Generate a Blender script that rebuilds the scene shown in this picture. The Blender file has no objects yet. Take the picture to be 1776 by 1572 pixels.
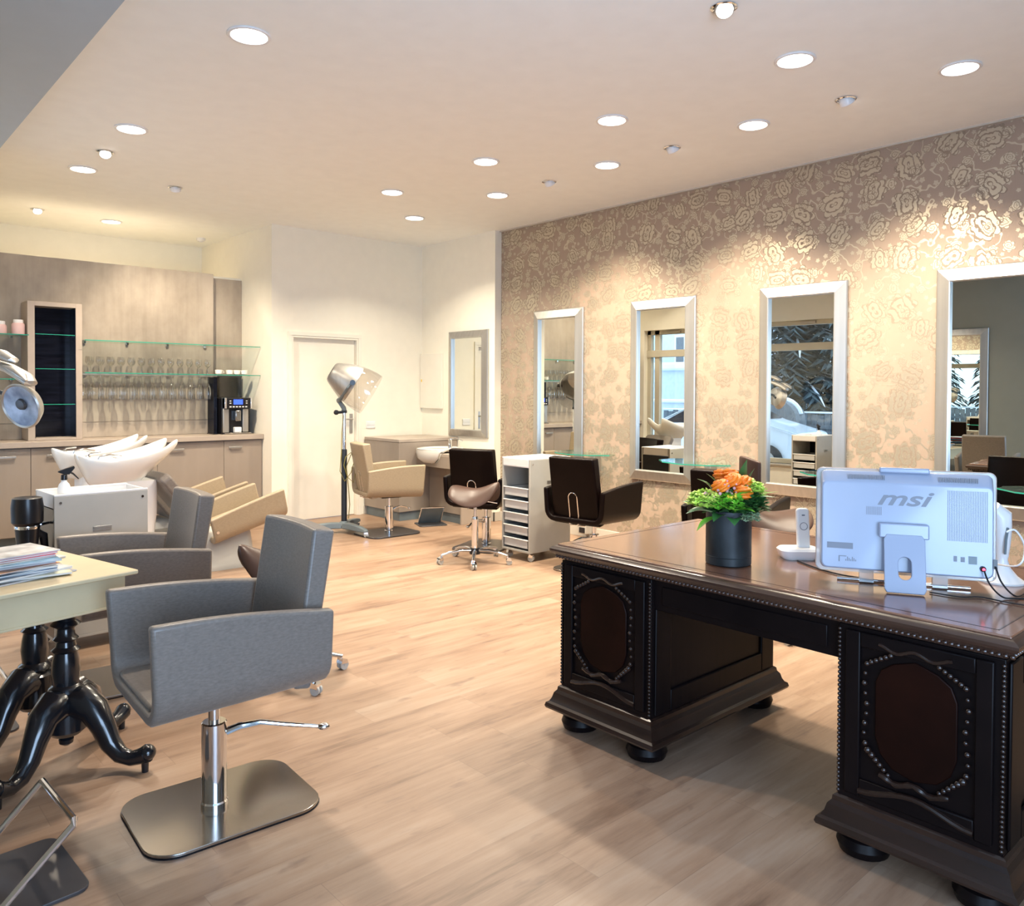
import bpy, bmesh, math, random
from math import sin, cos, pi, radians, atan2, sqrt
from mathutils import Vector, Matrix, Euler

C = bpy.context.scene.collection
sc = bpy.context.scene
random.seed(7)

# ------------------------------------------------------------------ camera, world, light, exposure
cam_d = bpy.data.cameras.new('camera'); cam = bpy.data.objects.new('camera', cam_d); C.objects.link(cam)
cam.location = (0, 0, 1.42)
cam.rotation_mode = 'XYZ'
_m = Matrix.Rotation(radians(-41.93), 3, 'Z') @ Matrix.Rotation(radians(90 - 1.047), 3, 'X') @ Matrix.Rotation(radians(0.287), 3, 'Z')
cam.rotation_euler = _m.to_euler('XYZ')
cam_d.sensor_width = 36; cam_d.lens = 1377.5 / 1776 * 36
cam_d.shift_y = (703 - 786) / 1776
cam_d.clip_start = 0.05; cam_d.clip_end = 200
sc.camera = cam
sc.view_settings.view_transform = 'Standard'; sc.view_settings.look = 'None'
sc.view_settings.gamma = 1; sc.view_settings.use_curve_mapping = False
sc.view_settings.exposure = 0.40
sc.cycles.max_bounces = 10; sc.cycles.diffuse_bounces = 5; sc.cycles.glossy_bounces = 6
sc.cycles.transmission_bounces = 8; sc.cycles.transparent_max_bounces = 12
sc.cycles.caustics_reflective = False; sc.cycles.caustics_refractive = False
sc.cycles.sample_clamp_indirect = 4; sc.cycles.use_denoising = True

wd = bpy.data.worlds.new('overcast_sky'); sc.world = wd; wd.use_nodes = True
bg = wd.node_tree.nodes['Background']; bg.inputs[0].default_value = (0.62, 0.78, 1.0, 1); bg.inputs[1].default_value = 3.0

WARM = (1.0, 0.89, 0.70); DAY = (0.46, 0.68, 1.0)
def lamp(name, kind, loc, energy, col, rot=(0, 0, 0), **k):
    d = bpy.data.lights.new(name, kind); d.energy = energy; d.color = col
    for a, v in k.items(): setattr(d, a, v)
    o = bpy.data.objects.new(name, d); o.location = loc; o.rotation_euler = rot; C.objects.link(o); return o
# daylight falling through the shop front behind the photographer
lamp('daylight_shop_front', 'AREA', (0.1, -1.62, 1.35), 165, DAY, (radians(126), 0, 0), shape='RECTANGLE', size=2.0, size_y=2.3)
lamp('daylight_entrance', 'AREA', (-1.45, -0.1, 1.3), 30, DAY, (radians(118), 0, radians(-90)), shape='RECTANGLE', size=1.6, size_y=2.1)

H = 3.15           # ceiling height
XR = 5.70          # papered wall
XL = 0.05          # window wall
WA = (4.85, 6.30); WB = (6.98, 8.03); SILL = 0.33; HEAD = 2.50; HEADB = 2.40; XB = 1.05   # window openings
SOF = 2.96         # dropped ceiling strip along the windows

# ------------------------------------------------------------------ node helpers
class V:
    def __init__(s, t, k): s.t = t; s.k = k
    def _op(s, op, *o):
        n = s.t.nodes.new('ShaderNodeMath'); n.operation = op
        for i, x in enumerate((s,) + o):
            if isinstance(x, V): s.t.links.new(x.k, n.inputs[i])
            else: n.inputs[i].default_value = x
        return V(s.t, n.outputs[0])
    def __add__(s, o): return s._op('ADD', o)
    def __sub__(s, o): return s._op('SUBTRACT', o)
    def __mul__(s, o): return s._op('MULTIPLY', o)
    def __truediv__(s, o): return s._op('DIVIDE', o)
    def lt(s, o): return s._op('LESS_THAN', o)
    def gt(s, o): return s._op('GREATER_THAN', o)
    def floor(s): return s._op('FLOOR')
    def fract(s): return s._op('FRACT')
    def sin(s): return s._op('SINE')
    def cos(s): return s._op('COSINE')
    def abs(s): return s._op('ABSOLUTE')
    def max(s, o): return s._op('MAXIMUM', o)
    def min(s, o): return s._op('MINIMUM', o)
    def pow(s, o): return s._op('POWER', o)
    def atan2(s, o): return s._op('ARCTAN2', o)
    def clamp(s): return s._op('MAXIMUM', 0.0)._op('MINIMUM', 1.0)
def node(t, kind, **k):
    n = t.nodes.new(kind)
    for a, v in k.items(): setattr(n, a, v)
    return n
def xyz(t, coord='Object'):
    tc = node(t, 'ShaderNodeTexCoord'); s = node(t, 'ShaderNodeSeparateXYZ'); t.links.new(tc.outputs[coord], s.inputs[0])
    return tc.outputs[coord], V(t, s.outputs[0]), V(t, s.outputs[1]), V(t, s.outputs[2])
def comb(t, x, y, z):
    n = node(t, 'ShaderNodeCombineXYZ')
    for i, v in enumerate((x, y, z)):
        if isinstance(v, V): t.links.new(v.k, n.inputs[i])
        else: n.inputs[i].default_value = v
    return n.outputs[0]
def noise(t, vec, scale, detail=3, rough=0.5):
    n = node(t, 'ShaderNodeTexNoise'); t.links.new(vec, n.inputs['Vector'])
    n.inputs['Scale'].default_value = scale; n.inputs['Detail'].default_value = detail; n.inputs['Roughness'].default_value = rough
    return V(t, n.outputs[0])
def wnoise(t, vec):
    n = node(t, 'ShaderNodeTexWhiteNoise', noise_dimensions='3D'); t.links.new(vec, n.inputs['Vector']); return V(t, n.outputs[0])
def ramp(t, fac, stops):
    n = node(t, 'ShaderNodeValToRGB'); t.links.new(fac.k, n.inputs[0]); e = n.color_ramp.elements
    while len(e) < len(stops): e.new(0.5)
    for i, (p, c) in enumerate(stops): e[i].position = p; e[i].color = (*c, 1)
    return n.outputs[0]
def mixc(t, fac, a, b):
    n = node(t, 'ShaderNodeMix', data_type='RGBA')
    if isinstance(fac, V): t.links.new(fac.k, n.inputs[0])
    else: n.inputs[0].default_value = fac
    for i, c in ((6, a), (7, b)):
        if isinstance(c, tuple): n.inputs[i].default_value = (*c, 1)
        else: t.links.new(c, n.inputs[i])
    return n.outputs[2]
def lerp(f, a, b): return f * (b - a) + a
def bump(t, p, h, strength=0.3, dist=0.002):
    b = node(t, 'ShaderNodeBump'); b.inputs['Strength'].default_value = strength; b.inputs['Distance'].default_value = dist
    t.links.new(h.k, b.inputs['Height']); t.links.new(b.outputs[0], p.inputs['Normal'])
def new(name):
    m = bpy.data.materials.new(name); m.use_nodes = True; t = m.node_tree; return m, t, t.nodes['Principled BSDF']
def setp(p, **k):
    for a, v in k.items(): p.inputs[a.replace('_', ' ')].default_value = v
def mat(name, col, rough=0.5, metal=0.0, var=0.06, scale=8, stretch=(1, 1, 1), bmp=0.0, bscale=60, coat=0.0, emis=None, es=0.0, trans=0.0, ior=1.45, alpha=1.0, sheen=0.0, spec=0.5):
    m, t, p = new(name)
    v, x, y, z = xyz(t)
    sv = comb(t, x * stretch[0], y * stretch[1], z * stretch[2])
    n = noise(t, sv, scale, 4)
    lo = tuple(c * (1 - var * 2) for c in col); hi = tuple(min(1, c * (1 + var * 2)) for c in col)
    t.links.new(ramp(t, n, [(0.25, lo), (0.75, hi)]), p.inputs['Base Color'])
    setp(p, Roughness=rough, Metallic=metal, IOR=ior)
    p.inputs['Transmission Weight'].default_value = trans; p.inputs['Specular IOR Level'].default_value = spec
    p.inputs['Coat Weight'].default_value = coat; p.inputs['Coat Roughness'].default_value = 0.08
    if sheen: p.inputs['Sheen Weight'].default_value = sheen
    if emis: p.inputs['Emission Color'].default_value = (*emis, 1); p.inputs['Emission Strength'].default_value = es
    if bmp: bump(t, p, noise(t, sv, bscale, 3), bmp)
    p.inputs['Alpha'].default_value = alpha
    return m

M = {}
M['ceiling'] = mat('ceiling_paint', (0.92, 0.93, 0.895), 0.9, var=0.01)
M['soffit'] = mat('soffit_paint_blue_daylight', (0.46, 0.53, 0.58), 0.9, var=0.01)  # grey paint with the blue cast of the daylight put into its colour
M['wall'] = mat('cream_wall_paint', (0.90, 0.86, 0.745), 0.85, var=0.01, bmp=0.05)
M['greywall'] = mat('grey_green_wall_paint', (0.30, 0.32, 0.29), 0.8, var=0.01)
M['door'] = mat('white_door_paint', (0.86, 0.82, 0.72), 0.5, var=0.01)
M['base'] = mat('greige_baseboard', (0.52, 0.48, 0.42), 0.5, var=0.03)
M['silver'] = mat('brushed_silver_frame', (0.50, 0.49, 0.47), 0.36, 0.85, var=0.05, scale=30, stretch=(1, 1, 0.05))
M['chrome'] = mat('chrome', (0.80, 0.81, 0.84), 0.08, 1.0, var=0.01)
M['steel'] = mat('polished_steel_plate', (0.46, 0.44, 0.42), 0.16, 1.0, var=0.03, scale=3)
M['darksteel'] = mat('dark_steel', (0.10, 0.10, 0.11), 0.3, 0.6)
M['black'] = mat('black_plastic', (0.010, 0.010, 0.013), 0.28)
M['blackmetal'] = mat('black_powder_coat', (0.02, 0.026, 0.036), 0.45)
M['greyplastic'] = mat('grey_plastic', (0.16, 0.20, 0.22), 0.45)
M['taupe'] = mat('taupe_leatherette', (0.172, 0.147, 0.127), 0.38, var=0.09, scale=70, stretch=(1, 1, 2.5), bmp=0.22, bscale=260, sheen=0.1)
M['tan'] = mat('tan_leatherette', (0.345, 0.270, 0.180), 0.45, var=0.05, scale=60, stretch=(1, 1, 2.5), bmp=0.2, bscale=200)
M['blackleather'] = mat('dark_brown_leather', (0.005, 0.0022, 0.002), 0.33, spec=0.12, var=0.1, bmp=0.2, bscale=180)
M['brown'] = mat('bronze_brown_leather', (0.062, 0.035, 0.027), 0.36, 0.0, spec=0.32, var=0.06, bmp=0.1, bscale=150)
M['ceramic'] = mat('white_ceramic', (0.86, 0.85, 0.80), 0.12, var=0.01, coat=0.5)
M['laminate'] = mat('taupe_laminate', (0.315, 0.262, 0.217), 0.45, var=0.05, scale=5, stretch=(1, 1, 0.3))
M['laminate_top'] = mat('taupe_worktop', (0.41, 0.345, 0.290), 0.4, var=0.04, scale=5)
M['trolley'] = mat('grey_beige_trolley_board', (0.42, 0.405, 0.37), 0.4, var=0.02)
M['white'] = mat('white_plastic', (0.80, 0.80, 0.80), 0.3, var=0.01)
M['clearplastic'] = mat('frosted_clear_plastic', (0.85, 0.87, 0.88), 0.25, trans=0.35, var=0.01)
M['cream'] = mat('cream_painted_wood', (0.60, 0.50, 0.315), 0.35, var=0.03)
M['ebony'] = mat('black_lacquered_wood', (0.008, 0.009, 0.012), 0.22, var=0.1, coat=0.3)
M['glass'] = mat('clear_glass', (0.95, 0.98, 0.97), 0.02, trans=1.0, var=0.0, ior=1.45)
M['blackglass'] = mat('black_glass', (0.006, 0.007, 0.014), 0.16, var=0.3, scale=4, stretch=(1, 1, 8), spec=0.2)
M['smoke'] = mat('smoked_plastic', (0.16, 0.15, 0.14), 0.12, trans=0.8, var=0.02)
M['screen'] = mat('blue_display', (0.01, 0.02, 0.3), 0.2, emis=(0.05, 0.12, 1.0), es=1.6)
M['red'] = mat('red_led', (0.5, 0.0, 0.02), 0.3, emis=(1, 0.05, 0.1), es=3)
M['lampglow'] = mat('lamp_diffuser', (1, 1, 1), 0.5, emis=(1.0, 0.93, 0.82), es=14)
M['spotglow'] = mat('spot_bulb', (1, 1, 1), 0.5, emis=(1.0, 0.95, 0.9), es=10)
M['pcwhite'] = mat('glossy_white_case_blue_daylight', (0.30, 0.34, 0.44), 0.25, var=0.01, coat=0.3)  # white case; the blue daylight falling on it is mixed into the colour
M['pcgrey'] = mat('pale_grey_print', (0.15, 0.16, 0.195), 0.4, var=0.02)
M['cable'] = mat('black_cable', (0.012, 0.012, 0.014), 0.5)
M['yellowcable'] = mat('olive_cable', (0.25, 0.22, 0.05), 0.5)
M['vase'] = mat('dark_slate_vase', (0.018, 0.022, 0.024), 0.42, var=0.4, scale=9, spec=0.3)
M['leafd'] = mat('dark_green_leaf', (0.035, 0.12, 0.03), 0.35, var=0.2, scale=14)
M['leafl'] = mat('bright_green_leaf', (0.16, 0.48, 0.04), 0.35, var=0.15, scale=14)
M['leafp'] = mat('pale_green_leaf', (0.42, 0.60, 0.36), 0.4, var=0.15, scale=14)
M['petal_o'] = mat('orange_petal', (0.90, 0.20, 0.012), 0.5, var=0.15, scale=20)
M['petal_y'] = mat('lime_petal', (0.55, 0.75, 0.14), 0.5, var=0.12, scale=20)
M['berry'] = mat('pink_bud', (0.62, 0.32, 0.34), 0.5, var=0.2, scale=40)
M['yellow'] = mat('yellow_bud', (0.9, 0.6, 0.05), 0.5)
M['pink'] = mat('pale_pink_jar', (0.70, 0.48, 0.47), 0.4, var=0.02)
M['snow'] = mat('snow', (0.80, 0.84, 0.90), 0.8, var=0.06, scale=1.2, bmp=0.4, bscale=4)
M['house'] = mat('pale_house_render', (0.62, 0.68, 0.76), 0.9, var=0.04)
M['winframe'] = mat('beige_window_frame', (0.58, 0.54, 0.44), 0.5, var=0.02)
M['conifer'] = mat('dark_conifer_needles', (0.055, 0.075, 0.080), 0.9, var=0.3, scale=6)
M['bark'] = mat('bark', (0.09, 0.075, 0.065), 0.9, var=0.2)
M['fence'] = mat('weathered_fence_wood', (0.16, 0.18, 0.20), 0.8, var=0.15, stretch=(1, 6, 1))
M['carpaint'] = mat('white_car_paint', (0.78, 0.82, 0.88), 0.2, var=0.01, coat=0.5)
M['tyre'] = mat('tyre_rubber', (0.03, 0.03, 0.03), 0.8)
M['towel'] = mat('black_brush_hair', (0.012, 0.012, 0.014), 0.7)
M['purpletip'] = mat('pale_carton', (0.66, 0.52, 0.33), 0.8)

def mirror_mat():
    m, t, p = new('mirror_silvering')
    v, x, y, z = xyz(t)
    n = noise(t, v, 0.5, 1)
    t.links.new(ramp(t, n, [(0, (0.80, 0.82, 0.78)), (1, (0.82, 0.84, 0.80))]), p.inputs['Base Color'])
    setp(p, Metallic=1.0, Roughness=0.0)
    return m
M['mirror'] = mirror_mat()

def panel_mat():
    m, t, p = new('mottled_taupe_wall_panel')
    v, x, y, z = xyz(t)
    a = noise(t, comb(t, x * 1.0, y, z * 0.7), 1.6, 5, 0.6)
    b = noise(t, comb(t, x * 6.0, y, z * 0.35), 3.0, 4, 0.6)
    f = a * 0.82 + b * 0.18
    t.links.new(ramp(t, f, [(0.34, (0.225, 0.19, 0.155)), (0.5, (0.35, 0.30, 0.245)), (0.66, (0.47, 0.41, 0.34))]), p.inputs['Base Color'])
    setp(p, Roughness=0.5)
    return m
M['panel'] = panel_mat()

def floor_mat():
    m, t, p = new('oak_plank_floor')
    v, x, y, z = xyz(t)
    row = (y / 0.17).floor()
    ro = wnoise(t, comb(t, row, 3.3, 0.0))
    xs = x / 1.22 + ro * 7.3
    col = xs.floor()
    pid = wnoise(t, comb(t, row, col, 1.7))
    gv = comb(t, x * 1.1 + pid * 20.0, y * 9.0, pid * 8.0)
    g1 = noise(t, gv, 1.6, 6, 0.62)
    g2 = noise(t, comb(t, x * 3.0, y * 60.0, pid * 5.0), 1.5, 4, 0.6)
    g3 = noise(t, comb(t, x * 0.9, y * 2.2, 4.0), 1.3, 3, 0.5)
    f = g1 * 0.54 + g2 * 0.14 + g3 * 0.24 + pid * 0.08
    c = ramp(t, f, [(0.32, (0.135, 0.078, 0.050)), (0.43, (0.250, 0.156, 0.102)), (0.54, (0.315, 0.208, 0.140)), (0.68, (0.370, 0.268, 0.195))])
    kn = noise(t, comb(t, x * 3.0, y * 7.0, 9.0), 2.2, 3, 0.5)
    c = mixc(t, ((kn - 0.62) * 6.0).clamp() * 0.6, c, (0.12, 0.07, 0.055))
    fy = (y / 0.17).fract(); fx = xs.fract()
    seam = (fy.lt(0.012)).max(fx.lt(0.0022))
    c = mixc(t, seam * 0.55, c, (0.20, 0.13, 0.09))
    t.links.new(c, p.inputs['Base Color'])
    r = lerp(g1, 0.34, 0.52)
    t.links.new(r.k, p.inputs['Roughness'])
    bump(t, p, g2 * 0.5 - seam, 0.15, 0.001)
    return m
M['floor'] = floor_mat()

def paper_mat():
    m, t, p = new('floral_damask_wallpaper')
    v, x, y, z = xyz(t)
    wob = noise(t, v, 22.0, 2)
    def layer(sy, oy, oz, R, n, amp, rnd=0.55):
        py = y / sy + oy; pz = z / sy + oz
        vo = node(t, 'ShaderNodeTexVoronoi', voronoi_dimensions='2D'); vo.inputs['Scale'].default_value = 1.0
        vo.inputs['Randomness'].default_value = rnd
        t.links.new(comb(t, py, pz, 0.0), vo.inputs['Vector'])
        s = node(t, 'ShaderNodeSeparateXYZ'); t.links.new(vo.outputs['Position'], s.inputs[0])
        rc = node(t, 'ShaderNodeSeparateXYZ'); t.links.new(vo.outputs['Color'], rc.inputs[0])
        a, b, c = (V(t, rc.outputs[i]) for i in range(3))
        ly = py - V(t, s.outputs[0]); lz = pz - V(t, s.outputs[1])
        r = (ly * ly + lz * lz).pow(0.5); an = lz.atan2(ly)
        k = lerp(a, 0.72, 1.1)
        rr = k * R
        edge = rr * ((an * n + b * 6.28).cos().abs() * amp + (1 - amp * 0.5)) + (wob - 0.5) * 0.14
        mask = r.lt(edge)
        lines = ((r / rr * 13.0 + (an * n * 0.5 + b * 6.28).cos() * 2.6 + (wob - 0.5) * 9.0).sin()).gt(0.62)
        rim = ((r - edge).abs()).lt(0.014)
        return mask, (lines * mask).max(rim)
    m1, l1 = layer(0.25, 0.3, 0.1, 0.35, 4.0, 0.36)
    m2, l2 = layer(0.14, 0.7, 0.45, 0.25, 3.0, 0.42, 0.8)
    m3, l3 = layer(0.085, 0.15, 0.8, 0.17, 2.5, 0.5, 0.9)
    vn = noise(t, v, 5.5, 2)
    vine = ((vn - 0.5).abs()).lt(0.012)
    mask = m1.max(m2).max(vine).max(m3 * 0.8)
    line = l1.max(l2 * 0.8)
    f = (mask - line * 0.9).clamp(); dark = line
    weave = noise(t, comb(t, x, y * 90.0, z * 3.0), 3.0, 3)
    ground = mixc(t, weave * 0.5, (0.37, 0.28, 0.215), (0.30, 0.225, 0.175))
    c = mixc(t, f, ground, (0.56, 0.50, 0.40))
    c = mixc(t, dark * 0.6, c, (0.19, 0.145, 0.105))
    t.links.new(c, p.inputs['Base Color'])
    t.links.new((f * 0.80).k, p.inputs['Metallic'])
    t.links.new(lerp(f, 0.60, 0.46).k, p.inputs['Roughness'])
    bump(t, p, f, 0.2, 0.0006)
    return m
M['paper'] = paper_mat()

def desk_mat(name, c1, c2, rough, coat, spec=0.5):
    m, t, p = new(name)
    v, x, y, z = xyz(t)
    n = noise(t, comb(t, x * 14.0, y * 1.2, z * 1.2), 3.0, 5, 0.6)
    t.links.new(ramp(t, n, [(0.3, c1), (0.7, c2)]), p.inputs['Base Color'])
    setp(p, Roughness=rough); p.inputs['Coat Weight'].default_value = coat; p.inputs['Coat Roughness'].default_value = 0.12
    p.inputs['Specular IOR Level'].default_value = spec
    return m
M['oakdark'] = desk_mat('antique_dark_oak', (0.003, 0.0022, 0.0026), (0.007, 0.0045, 0.0045), 0.36, 0.0, 0.09)
M['oaktop'] = desk_mat('polished_walnut_desktop', (0.150, 0.068, 0.040), (0.25, 0.125, 0.075), 0.16, 0.6)
M['oakedge'] = desk_mat('desk_edge_moulding_wood', (0.024, 0.011, 0.008), (0.048, 0.023, 0.015), 0.28, 0.25)
M['oakbase'] = desk_mat('dark_base_moulding_wood', (0.010, 0.005, 0.004), (0.022, 0.011, 0.008), 0.26, 0.15, 0.4)
M['burr'] = desk_mat('burr_veneer_panel', (0.0045, 0.0014, 0.001), (0.013, 0.0035, 0.002), 0.42, 0.0, 0.08)

# ------------------------------------------------------------------ mesh helpers
class B:
    def __init__(s): s.bm = bmesh.new(); s.keep = False
    def face(s, vs):
        try: return s.bm.faces.new(vs)
        except ValueError: return None
    def box(s, x0, x1, y0, y1, z0, z1, mtx=None):
        s.keep = True
        v = [s.bm.verts.new((x, y, z)) for x in (x0, x1) for y in (y0, y1) for z in (z0, z1)]
        for f in ((0, 1, 3, 2), (4, 6, 7, 5), (0, 4, 5, 1), (2, 3, 7, 6), (0, 2, 6, 4), (1, 5, 7, 3)): s.face([v[i] for i in f])
        if mtx is not None:
            for q in v: q.co = mtx @ q.co
        return s
    def prism(s, pts, a0, a1, axis='z', mtx=None):
        def P(u, v, w): return {'z': (u, v, w), 'y': (u, w, v), 'x': (w, u, v)}[axis]
        lo = [s.bm.verts.new(P(u, v, a0)) for u, v in pts]; hi = [s.bm.verts.new(P(u, v, a1)) for u, v in pts]
        n = len(pts); s.face(lo[::-1]); s.face(hi)
        for i in range(n): s.face((lo[i], lo[(i + 1) % n], hi[(i + 1) % n], hi[i]))
        if mtx is not None:
            for q in lo + hi: q.co = mtx @ q.co
        return s
    def rings(s, rings, cap0=True, cap1=True, closed=False):
        R = [[s.bm.verts.new(p) for p in r] for r in rings]; n = len(R[0])
        prs = list(zip(R, R[1:])) + ([(R[-1], R[0])] if closed else [])
        for a, b in prs:
            for i in range(n): s.face((a[i], a[(i + 1) % n], b[(i + 1) % n], b[i]))
        if not closed:
            if cap0: s.face(R[0][::-1])
            if cap1: s.face(R[-1])
        return s
    def lathe(s, prof, c=(0, 0, 0), n=24, mtx=None, cap0=True, cap1=True):
        rs = []
        for r, z in prof:
            ring = [Vector((r * cos(2 * pi * i / n), r * sin(2 * pi * i / n), z)) for i in range(n)]
            if mtx is not None: ring = [mtx @ p for p in ring]
            rs.append([(p.x + c[0], p.y + c[1], p.z + c[2]) for p in ring])
        return s.rings(rs, cap0, cap1)
    def cyl(s, p0, p1, r0, r1=None, n=20):
        p0 = Vector(p0); p1 = Vector(p1); r1 = r0 if r1 is None else r1
        return s.tube([p0, p1], [r0, r1], n)
    def tube(s, pts, r, n=10, closed=False, flat=None):
        pts = [Vector(p) for p in pts]; N = len(pts)
        rs = r if isinstance(r, (list, tuple)) else [r] * N
        tan = []
        for i in range(N):
            if closed: d = pts[(i + 1) % N] - pts[i - 1]
            else: d = pts[min(i + 1, N - 1)] - pts[max(i - 1, 0)]
            tan.append(d.normalized())
        ref = Vector((0, 0, 1)) if abs(tan[0].z) < 0.9 else Vector((1, 0, 0))
        u = tan[0].cross(ref).normalized(); out = []
        for i in range(N):
            u = (u - tan[i] * u.dot(tan[i])).normalized(); w = tan[i].cross(u)
            fy = flat if flat else 1.0
            out.append([tuple(pts[i] + (u * cos(2 * pi * k / n) + w * sin(2 * pi * k / n) * fy) * rs[i]) for k in range(n)])
        return s.rings(out, closed=closed)
    def ball(s, c, r, n=12, sc=(1, 1, 1), mtx=None):
        m = max(6, n // 2 + 2); rs = []
        for j in range(1, m):
            a = pi * j / m
            ring = [Vector((r * sin(a) * cos(2 * pi * i / n) * sc[0], r * sin(a) * sin(2 * pi * i / n) * sc[1], -r * cos(a) * sc[2])) for i in range(n)]
            if mtx is not None: ring = [mtx @ p for p in ring]
            rs.append([tuple(p + Vector(c)) for p in ring])
        return s.rings(rs)
    def grid(s, fn, nu, nv, closeu=False, closev=False):
        G = [[s.bm.verts.new(fn(i / (nu if closeu else nu - 1), j / (nv if closev else nv - 1))) for j in range(nv)] for i in range(nu)]
        for i in range(nu if closeu else nu - 1):
            for j in range(nv if closev else nv - 1):
                s.face((G[i][j], G[(i + 1) % nu][j], G[(i + 1) % nu][(j + 1) % nv], G[i][(j + 1) % nv]))
        return s
    def mk(s, name, m, parent=None, bevel=0.0, seg=2, smooth=True, sub=0, solid=0.0, soff=-1.0, ang=35):
        if not s.keep: bmesh.ops.remove_doubles(s.bm, verts=s.bm.verts, dist=1e-6)
        bmesh.ops.recalc_face_normals(s.bm, faces=s.bm.faces)
        if smooth:
            for e in s.bm.edges:
                if len(e.link_faces) == 2 and e.calc_face_angle(0) > radians(ang): e.smooth = False
            for f in s.bm.faces: f.smooth = True
        me = bpy.data.meshes.new(name); s.bm.to_mesh(me); s.bm.free()
        o = bpy.data.objects.new(name, me); C.objects.link(o); me.materials.append(M[m] if isinstance(m, str) else m)
        if parent: o.parent = parent
        if solid:
            q = o.modifiers.new('solid', 'SOLIDIFY'); q.thickness = solid; q.offset = soff; q.use_even_offset = True
        if bevel:
            q = o.modifiers.new('bevel', 'BEVEL'); q.width = bevel; q.segments = seg; q.limit_method = 'ANGLE'; q.angle_limit = radians(40); q.harden_normals = False
        if sub:
            q = o.modifiers.new('sub', 'SUBSURF'); q.levels = sub; q.render_levels = sub
        return o

def rrect(x0, x1, y0, y1, r, n=6):
    pts = []
    for cx, cy, a in ((x1 - r, y1 - r, 0), (x0 + r, y1 - r, 90), (x0 + r, y0 + r, 180), (x1 - r, y0 + r, 270)):
        for i in range(n + 1):
            t = radians(a + 90 * i / n); pts.append((cx + r * cos(t), cy + r * sin(t)))
    return pts
def thing(name, label, cat, loc=(0, 0, 0), rz=0.0, group=None):
    o = bpy.data.objects.new(name, None); C.objects.link(o); o.empty_display_size = 0.1
    o.location = loc; o.rotation_euler = (0, 0, radians(rz)); o['label'] = label; o['category'] = cat
    if group: o['group'] = group
    return o
def tag(o, label, cat, group=None):
    o['label'] = label; o['category'] = cat
    if group: o['group'] = group
    return o
def struct(o): o['kind'] = 'structure'; return o
def lab(o, s): o['label'] = s; return o
def dup(root, loc, rz=0.0, label=None, group=None):
    r = root.copy(); C.objects.link(r); r.location = loc; r.rotation_euler = (0, 0, radians(rz))
    if label: r['label'] = label
    if group: r['group'] = group
    for ch in list(root.children):
        c = ch.copy(); C.objects.link(c); c.parent = r
        for g in list(ch.children):
            d = g.copy(); C.objects.link(d); d.parent = c
    return r
def T(loc=(0, 0, 0), rx=0, ry=0, rz=0):
    return Matrix.Translation(loc) @ Euler((radians(rx), radians(ry), radians(rz)), 'XYZ').to_matrix().to_4x4()

# ------------------------------------------------------------------ room shell
struct(B().box(-1.5, 5.9, -1.7, 10.0, -0.15, 0).mk('floor', 'floor', smooth=False))
struct(B().box(-1.5, 5.9, -1.7, 10.0, H, H + 0.15).mk('ceiling', 'ceiling', smooth=False))
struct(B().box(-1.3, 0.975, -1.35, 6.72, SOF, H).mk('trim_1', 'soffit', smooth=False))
struct(B().box(XR, XR + 0.2, -1.5, 6.53, 0, H).mk('wall_right', 'paper', smooth=False))
struct(B().box(5.61, XR + 0.2, 6.53, 7.88, 0, H).mk('wall_alcove', 'wall', smooth=False))
struct(B().box(3.69, 3.91, 7.88, 8.08, 0, H).box(4.72, 5.9, 7.88, 8.08, 0, H).box(3.91, 4.72, 7.88, 8.08, 2.0, H).mk('wall_back', 'wall', smooth=False))
struct(B().box(3.69, 3.85, 8.08, 9.81, 0, H).mk('wall_corner', 'wall', smooth=False))
struct(B().box(XB - 0.25, 3.85, 9.81, 9.95, 0, H).mk('wall_far', 'wall', smooth=False))
struct(B().box(XB, 3.69, 8.66, 8.80, 0, 2.655).mk('wall_partition', 'wall', smooth=False))
# window wall with two openings
w = B()
w.box(XL - 0.25, XL, 4.65, WA[0], 0, H).box(XL - 0.25, XL, WA[1], 6.72, 0, H).box(XL - 0.25, XL, WA[0], WA[1], 0, SILL).box(XL - 0.25, XL, WA[0], WA[1], HEAD, H)
struct(w.mk('wall_left', 'wall', smooth=False))
w = B(); w.box(XB - 0.25, XB, 6.86, WB[0], 0, H).box(XB - 0.25, XB, WB[1], 9.81, 0, H).box(XB - 0.25, XB, WB[0], WB[1], 0, SILL).box(XB - 0.25, XB, WB[0], WB[1], HEADB, H)
struct(w.mk('wall_back_left', 'wall', smooth=False))
struct(B().box(XL - 0.25, XB, 6.72, 6.86, 0, H).mk('wall_step', 'wall', smooth=False))
struct(B().box(XL - 0.25, XL, 1.1, 4.65, 0, H).mk('wall_front_left', 'greywall', smooth=False))
struct(B().box(-1.35, XL - 0.25, 0.95, 1.1, 0, H).mk('wall_niche', 'greywall', smooth=False))
w = B(); w.box(-1.35, 5.7, -1.5, -1.35, 0, 0.15).box(-1.35, 5.7, -1.5, -1.35, 2.6, H).box(-1.35, -0.9, -1.5, -1.35, .15, 2.6).box(1.2, 5.7, -1.5, -1.35, .15, 2.6)
struct(w.mk('wall_front', 'greywall', smooth=False))
struct(B().box(-1.35, -1.25, -1.5, -1.0, 0, H).box(-1.35, -1.25, 0.75, 0.95, 0, H).box(-1.35, -1.25, -1.0, 0.75, 2.45, H).mk('wall_entrance', 'greywall', smooth=False))
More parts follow.
